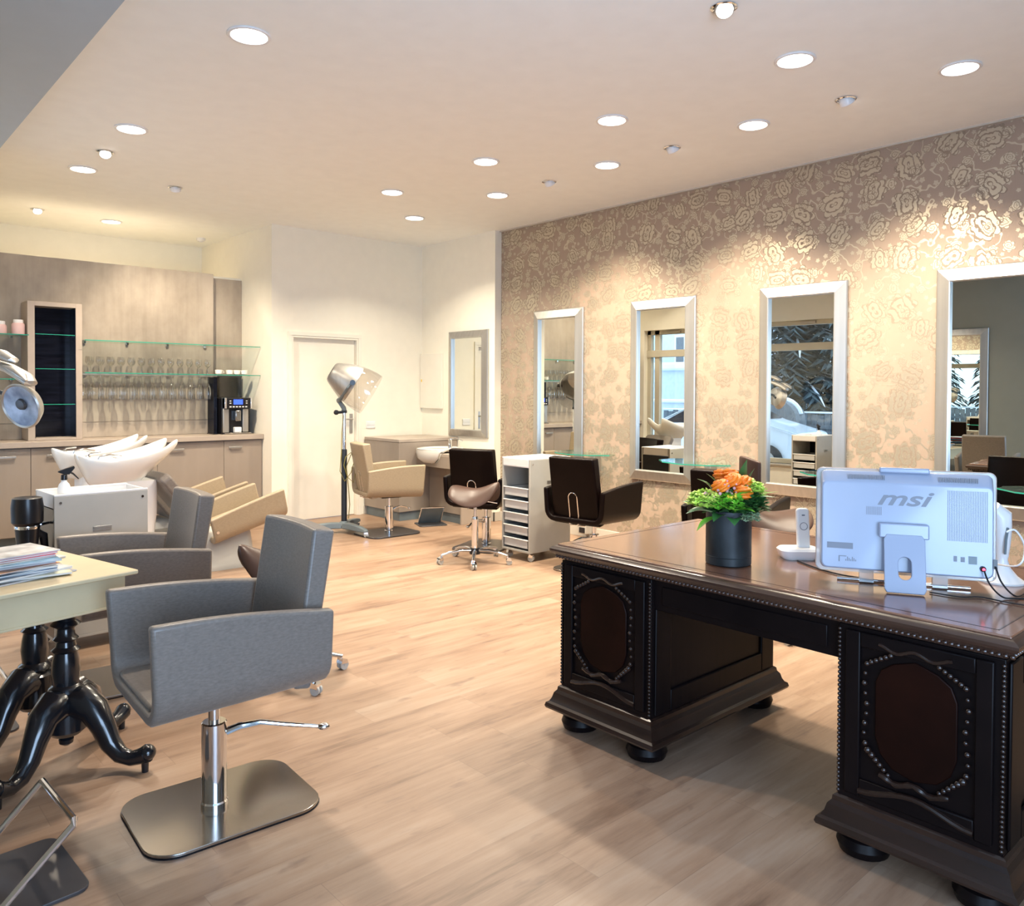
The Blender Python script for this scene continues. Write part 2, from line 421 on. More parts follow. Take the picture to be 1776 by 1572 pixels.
# skirtings
struct(B().box(XR - 0.015, XR, -1.3, 6.53, 0, 0.10).mk('baseboard_right', 'base', bevel=0.002))
struct(B().box(5.595, 5.61, 6.515, 7.2, 0, 0.10).box(5.595, XR, 6.515, 6.53, 0, 0.10).mk('baseboard_alcove', 'base', bevel=0.002))
struct(B().box(4.80, 5.61, 7.865, 7.88, 0, 0.10).box(3.69, 3.84, 7.865, 7.88, 0, 0.10).mk('baseboard_back', 'base', bevel=0.002))
struct(B().box(XR - 0.03, XR, -1.3, 6.53, H - 0.012, H).mk('trim_2', 'base', smooth=False))
# windows
def window(n, X, y0, y1, mull, HEAD, tz):
    x0, x1 = X - 0.17, X - 0.09; f = 0.07
    b = B()
    b.box(x0, x1, y0, y0 + f, SILL, HEAD).box(x0, x1, y1 - f, y1, SILL, HEAD).box(x0, x1, y0, y1, SILL, SILL + f).box(x0, x1, y0, y1, HEAD - f, HEAD)
    b.box(x0, x1 + 0.02, y0, y1, tz, tz + .11)
    for mu in mull: b.box(x0, x1, mu - 0.045, mu + 0.045, SILL, HEAD)
    o = struct(b.mk('window_%d' % n, 'winframe', bevel=0.004))
    ed = [y0] + list(mull) + [y1]
    for a, c in zip(ed, ed[1:]):
        for z0, z1 in ((SILL + f, tz), (tz + .11, HEAD - f)):
            B().box(X - 0.135, X - 0.13, a + .045, c - .045, z0, z1).mk('window_pane', 'winglass', o, smooth=False)
    B().box(x1, x1 + 0.03, (y0 + y1) / 2 - .12, (y0 + y1) / 2 + 0.12, HEAD - 0.05, HEAD - 0.02).mk('window_opener', 'base', o, bevel=0.003)
    B().box(x1, X + 0.05, y0 - .02, y1 + .02, SILL - 0.03, SILL).mk('window_sill', 'base', o, bevel=0.004)
    return o
def winglass():
    m, t, p = new('window_pane_glass')
    v, x, y, z = xyz(t)
    g = node(t, 'ShaderNodeBsdfGlossy'); g.inputs['Roughness'].default_value = 0.0
    tr = node(t, 'ShaderNodeBsdfTransparent'); tr.inputs[0].default_value = (0.93, 0.97, 0.98, 1)
    mx = node(t, 'ShaderNodeMixShader'); mx.inputs[0].default_value = 0.06
    n = noise(t, v, 1.0, 1); t.links.new((n * 0.02 + 0.05).k, mx.inputs[0])
    t.links.new(tr.outputs[0], mx.inputs[1]); t.links.new(g.outputs[0], mx.inputs[2])
    t.links.new(mx.outputs[0], t.nodes['Material Output'].inputs[0]); return m
M['winglass'] = winglass()
window(1, XL, WA[0], WA[1], [], HEAD, 2.05); window(2, XB, WB[0], WB[1], [7.84], HEADB, 1.97)
# sheet glass for shelves: see-through with a green tint
def sheet():
    m, t, p = new('green_tinted_sheet_glass')
    g = node(t, 'ShaderNodeBsdfGlossy'); g.inputs['Roughness'].default_value = 0.02; g.inputs[0].default_value = (0.85, 1, 0.95, 1)
    v, x, y, z = xyz(t)
    tr = node(t, 'ShaderNodeBsdfTransparent'); tr.inputs[0].default_value = (0.94, 0.98, 0.965, 1)
    fr = node(t, 'ShaderNodeLayerWeight'); fr.inputs[0].default_value = 0.5
    n = noise(t, v, 2.0, 1)
    mx = node(t, 'ShaderNodeMixShader'); t.links.new((V(t, fr.outputs[1]).pow(4.0) * 0.6 + n * 0.02 + 0.03).clamp().k, mx.inputs[0])
    t.links.new(tr.outputs[0], mx.inputs[1]); t.links.new(g.outputs[0], mx.inputs[2])
    t.links.new(mx.outputs[0], t.nodes['Material Output'].inputs[0]); return m
M['sheet'] = sheet()
M['sheetedge'] = mat('green_glass_edge', (0.03, 0.30, 0.22), 0.1, var=0.05, coat=0.5)
def clear(name, tint, gl):
    m, t, p = new(name)
    v, x, y, z = xyz(t)
    g = node(t, 'ShaderNodeBsdfGlossy'); g.inputs['Roughness'].default_value = 0.05
    tr = node(t, 'ShaderNodeBsdfTransparent'); tr.inputs[0].default_value = (*tint, 1)
    lw = node(t, 'ShaderNodeLayerWeight'); lw.inputs[0].default_value = 0.35
    n = noise(t, v, 9.0, 2)
    mx = node(t, 'ShaderNodeMixShader'); t.links.new((V(t, lw.outputs[1]) * gl + n * 0.03 + 0.03).clamp().k, mx.inputs[0])
    t.links.new(tr.outputs[0], mx.inputs[1]); t.links.new(g.outputs[0], mx.inputs[2])
    t.links.new(mx.outputs[0], t.nodes['Material Output'].inputs[0]); return m
M['thinglass'] = clear('thin_drinking_glass', (0.93, 0.93, 0.92), 1.1)
M['visor'] = clear('clear_hood_visor', (0.90, 0.88, 0.86), 0.45)

# inner door
d = struct(B().box(3.932, 4.698, 7.915, 7.955, 0.005, 1.98).mk('door_1', 'door', bevel=0.003))
b = B().box(3.9105, 3.93, 7.866, 8.02, 0.001, 1.979).box(4.70, 4.7195, 7.866, 8.02, 0.001, 1.979).box(3.9105, 4.7195, 7.866, 8.02, 1.98, 1.9995)
b.box(3.868, 3.9095, 7.860, 7.8795, 0, 2.0).box(4.7205, 4.762, 7.860, 7.8795, 0, 2.0).box(3.868, 4.762, 7.860, 7.8795, 2.001, 2.042)
b.mk('door_frame', 'door', d, smooth=False)
h = B().box(4.635, 4.675, 7.907, 7.915, 0.93, 1.15); h.cyl((4.655, 7.907, 1.09), (4.655, 7.87, 1.09), 0.009).cyl((4.66, 7.872, 1.09), (4.56, 7.872, 1.09), 0.009)
h.mk('door_handle', 'silver', d, bevel=0.002)

# ------------------------------------------------------------------ ceiling lamps
def downlight(x, y, label, first=[None]):
    z = H if True else SOF
    if first[0] is None:
        t = thing('ceiling_downlight', label, 'ceiling light', (x, y, z), 0, 'round recessed downlights')
        B().lathe([(0.085, -0.001), (0.103, -0.001), (0.105, -0.006), (0.100, -0.010), (0.088, -0.010), (0.084, -0.004)], n=36, cap0=False, cap1=False).rings([[(0.085 * cos(2*pi*i/36), 0.085*sin(2*pi*i/36), -0.001) for i in range(36)], [(0.084 * cos(2*pi*i/36), 0.084*sin(2*pi*i/36), -0.004) for i in range(36)]], False, False).mk('trim_ring', 'white', t)
        B().lathe([(0.0835, -0.004), (0.0835, -0.001)], n=36).mk('diffuser', 'lampglow', t)
        first[0] = t
    else:
        dup(first[0], (x, y, z), 0, label)
    lamp('downlight_lamp', 'AREA', (x, y, z - 0.012), LW, WARM if x > 2.9 else (1.0, 0.86, 0.70), shape='DISK', size=0.16, spread=radians(125))
LW = 24
RA = ['nearest', 'second', 'third', 'fourth', 'farthest']
for x, ys, nm in ((4.61, (1.58, 2.81, 4.06, 5.34, 6.61), 'row beside the floral wallpaper'), (3.87, (2.12, 3.37, 4.62, 5.89), 'row further from the wallpaper')):
    for i, y in enumerate(ys):
        downlight(x, y, '%s round glowing downlight in the ceiling %s' % (RA[i] if y < 6.6 or i < 4 else 'farthest', nm))
downlight(1.65, 3.77, 'large round downlight nearest the camera at top left of the ceiling')
downlight(1.66, 5.65, 'round downlight above left, between the large near one and the small spot')
downlight(1.68, 6.94, 'round downlight just beyond the small bright spot on the left')
downlight(2.42, 8.91, 'round downlight over the glass shelves, farthest on the left')

def spot(x, y, z, aim, label, on=True, power=40, first={}):
    k = 'on' if on else 'off'
    d = (Vector(aim) - Vector((x, y, z))).normalized()
    rz = math.degrees(atan2(d.y, d.x))
    if k not in first:
        t = thing('ceiling_spotlight', label, 'spotlight', (x, y, z), rz, 'small swivel ceiling spotlights')
        B().lathe([(0.045, 0), (0.058, 0), (0.060, -0.005), (0.050, -0.008), (0.045, -0.004)], n=28, cap0=False, cap1=False).mk('trim_ring', 'chrome', t)
        mt = T((0, 0, 0.002), ry=-38)
        B().lathe([(0.030, 0.020), (0.043, 0.0), (0.043, -0.030), (0.038, -0.034), (0.034, -0.020), (0.020, -0.008)], n=28, mtx=mt).mk('lamp_head', 'white' if not on else 'silver', t)
        B().lathe([(0.034, -0.024), (0.034, -0.020)], n=24, mtx=mt).mk('bulb', 'spotglow', t)
        first[k] = t
    else: dup(first[k], (x, y, z), rz, label)
    lamp('spot_lamp', 'SPOT', (x + d.x * 0.07, y + d.y * 0.07, z - 0.07), power, (1.0, 0.84, 0.62), d.to_track_quat('-Z', 'Y').to_euler(), spot_size=radians(92), spot_blend=0.9, shadow_soft_size=0.03)
SPW = 195
spot(4.61, 2.20, H, (5.7, 2.05, 1.0), 'small white swivel spotlight nearest the right edge, aimed at the wallpaper', False, SPW)
spot(4.62, 3.46, H, (5.7, 3.50, 1.0), 'middle small white swivel spotlight aimed at the wallpaper', False, SPW)
spot(4.63, 4.71, H, (5.7, 4.90, 1.0), 'farthest small white swivel spotlight aimed at the wallpaper', False, SPW)
spot(3.11, 2.05, H, (1.6, 0.6, 0.0), 'chrome-ringed spotlight at the top edge of the picture, pointing down', True, 50)
spot(1.68, 6.33, H, (1.3, 4.2, 0.0), 'small bright spotlight between two round downlights on the left', True, 60)
spot(1.73, 8.80, H, (1.4, 6.5, 0.5), 'small bright spotlight near the left edge above the taupe panel', True, 40)
spot(2.42, 7.03, H, (2.9, 8.5, 1.2), 'small recessed spotlight left of the ceiling centre, aimed at the glass shelves', False, 190)
# smoke detector at the far corner
t = thing('smoke_detector', 'tiny white smoke detector on the ceiling by the far corner', 'smoke detector', (3.45, 9.2, H))
B().lathe([(0.05, 0), (0.05, -0.02), (0.035, -0.035)], n=24).mk('housing', 'white', t); B().lathe([(0.02, -0.034), (0.02, -0.045)], n=16).mk('sensor', 'white', t)

# ------------------------------------------------------------------ framed mirrors
def framed_mirror(name, label, loc, rz, wdt, z0, z1, fw=0.09):
    # local: x out of the wall, y across
    t = thing(name, label, 'mirror', loc, rz, 'silver framed salon mirrors')
    h = wdt / 2; out = [(-h, z0), (h, z0), (h, z1), (-h, z1)]; inn = [(-h + fw, z0 + fw), (h - fw, z0 + fw), (h - fw, z1 - fw), (-h + fw, z1 - fw)]
    def ring(q, x): return [(x, a, b) for a, b in q]
    def sc_(f): return [(a + (c - a) * f, b + (d - b) * f) for (a, b), (c, d) in zip(out, inn)]
    B().rings([ring(out, 0), ring(out, 0.018), ring(sc_(0.08), 0.024), ring(sc_(0.92), 0.048), ring(inn, 0.045), ring(inn, 0.0)], closed=True).mk('frame', 'silver', t, ang=10)
    B().box(0.004, 0.018, -h + fw * 0.98, h - fw * 0.98, z0 + fw * .98, z1 - fw * .98).mk('mirror_glass', 'mirror', t, smooth=False)
    return t
for y, dl, nm in ((5.645, 0.0, 'tall silver framed mirror behind the grey drawer trolley, leftmost on the wallpaper'), (4.345, 0.8, 'tall silver framed mirror behind the glass shelf, second on the wallpaper'),
              (3.03, 1.6, 'tall silver framed mirror on the wallpaper showing a snowy car, behind the bouquet'), (1.71, 3.0, 'tall silver framed mirror at the right edge, showing a grey-green wall')):
    framed_mirror('wall_mirror', nm, (XR - 0.35 * sin(radians(dl)), y, 0), 180 + dl, 0.70, 0.62, 2.24)
framed_mirror('wall_mirror', 'shorter silver framed mirror on the cream wall above the small basin', (5.61, 6.975, 0), 180, 0.70, 0.90, 2.09, 0.08)
framed_mirror('wall_mirror', 'silver framed mirror on the grey-green wall, seen only reflected at right', (XL, 3.20, 0), 0, 0.70, 0.62, 2.24)

# glass consoles under the mirrors
def console(y, label):
    t = thing('glass_shelf', label, 'shelf', (XR, y, 0), 0, 'green glass consoles under the mirrors')
    pts = [(-0.002, 0.35), (-0.10, 0.36), (-0.24, 0.22), (-0.30, 0.0), (-0.24, -0.22), (-0.10, -0.36), (-0.002, -0.35)]
    B().prism(pts, 0.815, 0.825, 'z').mk('glass_top', 'sheet', t, smooth=False)
    e = B()
    for (a, b_), (c, d_) in zip(pts[1:], pts[2:-1]): e.prism([(a, b_), (c, d_), (c - 0.001, d_), (a - 0.001, b_)], 0.8155, 0.8245, 'z')
    e.mk('glass_edge', 'sheetedge', t, smooth=False)
    B().box(-0.09, -0.002, -0.16, -0.10, 0.60, 0.814).mk('bracket', 'silver', t, bevel=0.003)
    return t
console(5.235, 'green glass shelf beside the leftmost wallpaper mirror, behind a dark chair')
console(3.945, 'green glass shelf under the second wallpaper mirror, left of the bouquet')
console(2.63, 'green glass shelf under the third wallpaper mirror, above the white computer')
console(1.31, 'green glass shelf at the far right edge under the last mirror')

# ------------------------------------------------------------------ styling chair
def shell(b, x0=-0.30, x1=0.262, hw=0.28, hf=0.322, hb=0.280, th=0.042, rise=0.02):
    r = 0.095; NX = 14
    def path(x):
        u = (x - x0) / (x1 - x0); ha = hb + (hf - hb) * sin(min(1, u * 1.15) * pi / 2); zb = rise * (1 - u)
        drop = 0.0
        L = []
        for k in range(5):
            f = k / 4; z = ha * (1 - f) + (zb + r) * f; L.append((hw + 0.012 * (1 - f), z))
        for k in range(1, 6):
            a = pi / 2 * k / 5; L.append((hw - r + r * cos(a), zb + r - r * sin(a)))
        for k in range(1, 4): L.append(((hw - r) * (1 - k / 3), zb))
        return L
    def ringat(x, shr=0.0):
        L = path(x)
        full = L + [(-a, z) for a, z in L[-2::-1]]
        inner = []
        n = len(full)
        for i, (a, z) in enumerate(full):
            p = full[max(0, i - 1)]; q = full[min(n - 1, i + 1)]
            tx, tz = q[0] - p[0], q[1] - p[1]; l = sqrt(tx * tx + tz * tz)
            inner.append((a + tz / l * th, z - tx / l * th))
        inner[0] = (full[0][0] - th, full[0][1]); inner[-1] = (full[-1][0] + th, full[-1][1])
        out = [(x, a, z) for a, z in full]; inn = [(x, a, z) for a, z in inner]
        return out + inn[::-1]
    xs = [x0 + (x1 - x0) * i / (NX - 1) for i in range(NX)]
    rings = [ringat(x) for x in xs]
    # the arms lean: the rear edge slopes and the front top corner is rounded
    for j, x in enumerate(xs):
        u = j / (NX - 1)
        rr = []
        for (a, b_, c) in rings[j]:
            k = max(0, c - 0.10) / 0.2
            rr.append((a + 0.012 * k * u, b_, c))
        rings[j] = rr
    return b.rings(rings)
def make_chair(label, m, loc, heading, lift=0.39, group=None, plate_rz=0, lever=(-120, 0.34), name='styling_chair', plate='steel'):
    # heading: direction the sitter faces, degrees counter-clockwise from +x; lift: height of the underside of the shell
    t = thing(name, label, 'chair', loc, heading, group)
    s = B(); shell(s)
    for v in s.bm.verts: v.co.z += lift
    s.mk('seat_shell', m, t, bevel=0.012, seg=3)
    # seat pad
    s = B(); s.prism(rrect(-0.21, 0.252, -0.212, 0.212, 0.04), 0.036, 0.054)
    for v in s.bm.verts: v.co.z += lift + 0.004 * (v.co.x > 0)
    s.mk('seat', m, t, bevel=0.007, seg=3)
    # backrest slab, slightly reclined and curved
    def bk(u, v):
        pass
    nu, nv = 9, 9; rg = []
    for j in range(nv):
        f = j / (nv - 1); z = 0.015 + 0.525 * f; xf = -0.185 - 0.075 * f; thk = 0.062 + 0.018 * f; hw = 0.222 - 0.010 * f
        fr = []; bkp = []
        for i in range(nu):
            g = i / (nu - 1) * 2 - 1
            cv = 0.022 * (1 - g * g)
            fr.append((xf - cv, g * hw, z)); bkp.append((xf - thk - cv * 0.8, g * hw, z - 0.01))
        rg.append([(x, y, z_ + lift) for x, y, z_ in fr + bkp[::-1]])
    B().rings(rg).mk('backrest', m, t, bevel=0.012, seg=3)
    # chrome loop on the back
    pts = []
    W = 0.041
    for i in range(13):
        a = pi * i / 12; pts.append((0, W * cos(a), 0.215 + W * sin(a)))
    loop = [(0, W, 0.0)] + [(0, W, 0.08), (0, W, 0.15)] + pts + [(0, -W, 0.15), (0, -W, 0.08), (0, -W, 0.0)]
    loop = [(-0.255 - 0.165 * z - 0.008 - (0.02 if z < 0.01 else 0), y, z + lift - 0.005 + 0.01) for _, y, z in loop]
    loop = [(-0.19, W, lift - 0.008)] + loop + [(-0.19, -W, lift - 0.008)]
    B().tube(loop, 0.0055, 8).mk('back_handle', 'chrome', t)
    # column
    zt = min(lift - 0.10, 0.30)
    B().lathe([(0.045, 0.012), (0.045, 0.03), (0.041, 0.035), (0.041, zt - 0.004), (0.037, zt)], n=28).mk('pump_cylinder', 'chrome', t)
    B().cyl((0, 0, zt), (0, 0, lift + 0.002), 0.019, n=18).mk('piston', 'chrome', t)
    B().box(-0.10, 0.10, -0.07, 0.07, lift - 0.014, lift).mk('mounting_plate', 'black', t, bevel=0.004)
    # pump lever
    a = radians(lever[0]); L = lever[1]; zl = zt - 0.03
    pts = [(0.04, zl - 0.01), (0.08, zl + 0.004), (0.15, zl + 0.012), (0.23, zl - 0.004), (L - 0.04, zl - 0.022)]
    lv = B().tube([(r * cos(a), r * sin(a), z) for r, z in pts], [0.013, 0.012, 0.009, 0.008, 0.007], 10)
    lv = lv.mk('pump_lever', 'chrome', t)
    B().ball(((L - 0.02) * cos(a), (L - 0.02) * sin(a), zl - 0.024), 0.017, 14, (1.3, 1.0, 0.7), T(rz=lever[0])).mk('pedal', 'chrome', t)
    # base plate
    mt = T((0.0, 0, 0), rz=plate_rz)
    B().prism(rrect(-0.31, 0.26, -0.225, 0.225, 0.10, 8), 0.003, 0.014, 'z', mt).mk('base_plate', plate, t, bevel=0.002)
    B().prism(rrect(-0.312, 0.262, -0.227, 0.227, 0.10, 8), 0.0, 0.0028, 'z', mt).mk('rubber_edge', 'black', t)
    return t
# heading: facing -x = 180
make_chair('large grey-taupe styling chair in the left foreground on a polished steel plate', 'taupe', (1.035, 2.65, 0), 177, 0.410, 'taupe chairs by the table', 0, (155, 0.38))
make_chair('grey-taupe styling chair behind the foreground one, beside the cream table', 'taupe', (1.20, 4.12, 0), 177, 0.365, 'taupe chairs by the table', 0, (155, 0.36))
make_chair('tan styling chair beside the hood dryer, facing the small basin', 'tan', (4.35, 6.66, 0), -14, 0.37, None, 14, (25, 0.30), plate='darksteel')
make_chair('dark brown styling chair behind the saddle stool, facing the basin corner', 'blackleather', (4.66, 5.53, 0), 24, 0.37, 'dark brown styling chairs along the mirrors', 0, (170, 0.30), plate='darksteel')
make_chair('dark brown styling chair right of the drawer trolley, its chrome back loop showing', 'blackleather', (4.76, 4.30, 0), 8, 0.37, 'dark brown styling chairs along the mirrors', 0, (170, 0.30), plate='steel')
make_chair('dark brown styling chair half hidden behind the bouquet', 'blackleather', (4.80, 3.02, 0), 14, 0.37, 'dark brown styling chairs along the mirrors', 0, (170, 0.30), plate='steel')
make_chair('dark brown styling chair beyond the white computer, its back reflected in the right-edge mirror', 'blackleather', (4.74, 1.76, 0), 0, 0.40, 'dark brown styling chairs along the mirrors', 0, (170, 0.30), plate='steel')

# ------------------------------------------------------------------ footrests
def footrest(label, loc, rz):
    t = thing('footrest', label, 'footrest', loc, rz, 'chrome footrests')
    B().prism(rrect(-0.15, 0.13, -0.18, 0.18, 0.04), 0, 0.010).mk('base_plate', 'darksteel', t, bevel=0.002)
    B().tube([(-0.10, -0.15, 0.018), (-0.09, -0.155, 0.03), (0.085, -0.165, 0.195), (0.09, -0.155, 0.205), (0.09, 0.155, 0.205), (0.085, 0.165, 0.195), (-0.09, 0.155, 0.03), (-0.10, 0.15, 0.018)], 0.0095, 10).mk('frame', 'chrome', t)
    B().tube([(-0.10, -0.15, 0.018), (-0.10, 0.15, 0.018)], 0.008, 10).mk('lower_bar', 'chrome', t)
    return t
footrest('chrome bar footrest on a dark plate in the lower left corner', (0.47, 2.62, 0), 3)
footrest('chrome bar footrest behind the cream table, at the left edge', (0.545, 3.97, 0), 0)
t = thing('footrest', 'dark slanted metal footrest on the floor before the small basin', 'footrest', (4.96, 6.80, 0), 70, 'chrome footrests')
B().prism(rrect(-0.13, 0.13, -0.15, 0.15, 0.03), 0, 0.010).mk('base_plate', 'darksteel', t, bevel=0.002)
B().tube([(0.06, -0.12, 0.012), (-0.08, -0.12, 0.19), (-0.08, 0.12, 0.19), (0.06, 0.12, 0.012)], 0.008, 8).mk('frame', 'chrome', t)
B().prism([(0.058, 0.012), (-0.078, 0.186), (-0.074, 0.190), (0.062, 0.016)], -0.112, 0.112, 'y').mk('foot_plate', 'greyplastic', t)

# ------------------------------------------------------------------ saddle stools
def castor(parent, x, y, rz, r=0.025, m='chrome', nm='castor', ztop=0.075):
    mt = T((x, y, 0), rz=rz)
    b = B()
    for s_ in (-1, 1):
        c0 = mt @ Vector((0.012, s_ * 0.006, r)); c1 = mt @ Vector((0.012, s_ * 0.018, r)); b.cyl(c0, c1, r, n=18)
    b.cyl(mt @ Vector((0.012, -0.02, r)), mt @ Vector((0.012, 0.02, r)), 0.006, n=10)
    o = b.mk(nm, 'trolley' if m == 'chrome' else m, parent)
    b = B().prism([(-0.012, 0.035), (0.030, 0.030), (0.026, 0.052), (-0.002, 0.062)], -0.021, 0.021, 'y', mt)
    b.cyl(mt @ Vector((0, 0, 0.05)), mt @ Vector((0, 0, ztop)), 0.008, n=10)
    b.mk('castor_fork', m, o)
    return o
def saddle_stool(label, loc, rz, zs, arms0=0, seatm='brown', backpad=False):
    t = thing('saddle_stool', label, 'stool', loc, rz, 'brown saddle stools on castors')
    rg = []
    for i in range(15):
        a = -1 + 2 * i / 14; e = sqrt(max(0.04, 1 - abs(a) ** 3.2)); w_ = (0.195 - 0.050 * a) * e; tk = 0.040 * e ** 0.5
        top = []; bot = []
        for j in range(13):
            c = -cos(pi * j / 12); base = 0.085 * max(0, a) ** 1.5 + 0.035 * max(0, -a) ** 2 - (0.095 + 0.055 * a) * abs(c) ** 1.9 * e
            q = sqrt(max(0, 1 - c * c))
            top.append((0.215 * a, w_ * c, zs + base + tk * q)); bot.append((0.215 * a, w_ * c, zs + base - tk * q))
        rg.append(top + bot[-2:0:-1])
    B().rings(rg).mk('seat', seatm, t, sub=1, ang=80)
    B().box(-0.07, 0.07, -0.05, 0.05, zs - 0.062, zs - 0.030).mk('seat_plate', 'black', t, bevel=0.004)
    B().lathe([(0.028, 0.10), (0.028, zs - 0.22), (0.0285, zs - 0.215), (0.024, zs - 0.20)], n=20).mk('column', 'chrome', t)
    B().cyl((0, 0, zs - 0.20), (0, 0, zs - 0.05), 0.013, n=14).mk('gas_lift', 'chrome', t)
    B().tube([(0.02, 0, zs - 0.06), (0.10, 0.05, zs - 0.075), (0.16, 0.09, zs - 0.09)], 0.005, 8).mk('height_lever', 'chrome', t)
    B().lathe([(0.045, 0.07), (0.048, 0.09), (0.04, 0.115), (0.03, 0.12)], n=20).mk('hub', 'black', t)
    for k in range(5):
        a = radians(arms0 + 72 * k - rz); ca, sa = cos(a), sin(a)
        leg = B().tube([(0.035 * ca, 0.035 * sa, 0.10), (0.12 * ca, 0.12 * sa, 0.103), (0.22 * ca, 0.22 * sa, 0.090), (0.29 * ca, 0.29 * sa, 0.070)], [0.019, 0.017, 0.015, 0.014], 12, flat=0.75)
        leg = leg.mk('leg', 'chrome', t)
        castor(leg, 0.285 * ca, 0.285 * sa, math.degrees(a) + 25, 0.024)
    if backpad:
        def P(u, v):
            a = (u * 2 - 1) * 0.95; zz = 0.13 + 0.22 * v
            return (0.15 * cos(a) + 0.04, 0.15 * sin(a), zs + zz + 0.02 * cos(a * 2))
        B().grid(P, 13, 7).mk('back_pad', seatm, t, solid=0.028, soff=0, bevel=0.010, sub=1)
        B().tube([(0.05, 0, zs - 0.05), (0.22, 0, zs - 0.03), (0.225, 0, zs + 0.08), (0.205, 0, zs + 0.22)], 0.008, 8).mk('back_bar', 'chrome', t)
    return t
saddle_stool('brown saddle stool just behind the large foreground chair', (1.76, 3.63, 0), 165, 0.58, -15)
saddle_stool('brown saddle stool in mid-floor in front of a dark chair', (4.15, 5.07, 0), -62, 0.575, 12)
saddle_stool('brown saddle stool with a curved back pad, behind the bouquet', (4.32, 2.47, 0), 142, 0.67, 10, 'brown', True)

# ------------------------------------------------------------------ reception desk
D = thing('reception_desk', 'antique dark carved wooden desk with a reddish polished top', 'desk', (2.38, 0.68, 0))
# local: x 0..0.95 depth (away from the camera), y 0..1.65 width
TX0, TX1, TY0, TY1 = -0.03, 1.00, -0.03, 1.675
def ringrect(o, z): return [(TX0 - o, TY0 - o, z), (TX1 + o, TY0 - o, z), (TX1 + o, TY1 + o, z), (TX0 - o, TY1 + o, z)]
B().rings([ringrect(-0.035, 0.712), ringrect(-0.035, 0.7195), ringrect(-0.012, 0.728), ringrect(-0.006, 0.738), ringrect(0.004, 0.742), ringrect(0.010, 0.752), ringrect(0.010, 0.760), ringrect(0.002, 0.768), ringrect(-0.012, 0.774)]).mk('edge_moulding', 'oakedge', D, ang=25)
B().rings([ringrect(-0.014, 0.770), ringrect(-0.014, 0.780)]).mk('desktop', 'oaktop', D, bevel=0.003)
# thin inlay line
def frame2d(b, o, w_, z0, z1):
    x0, x1, y0, y1 = TX0 + o, TX1 - o, TY0 + o, TY1 - o
    b.box(x0, x1, y0, y0 + w_, z0, z1).box(x0, x1, y1 - w_, y1, z0, z1).box(x0, x0 + w_, y0, y1, z0, z1).box(x1 - w_, x1, y0, y1, z0, z1)
    return b
frame2d(B(), 0.055, 0.004, 0.7795, 0.7806).mk('inlay_line', 'ebony', D)
# bead row under the moulding
bd = B(); step = 0.0165
k = 0
y = TY0 + 0.01
while y < TY1 - 0.005: bd.ball((TX0 + 0.012, y, 0.727), 0.0072, 8); y += step
y = TX0 + 0.02
while y < TX1 - 0.005: bd.ball((y, TY1 - 0.012, 0.727), 0.0072, 6); bd.ball((y, TY0 + 0.012, 0.727), 0.0072, 6); y += step
y = TY0 + 0.01
while y < TY1 - 0.005: bd.ball((TX1 - 0.012, y, 0.727), 0.0072, 6); y += step
o = bd.mk('bead_trim', 'oakedge', D); o['kind'] = 'stuff'
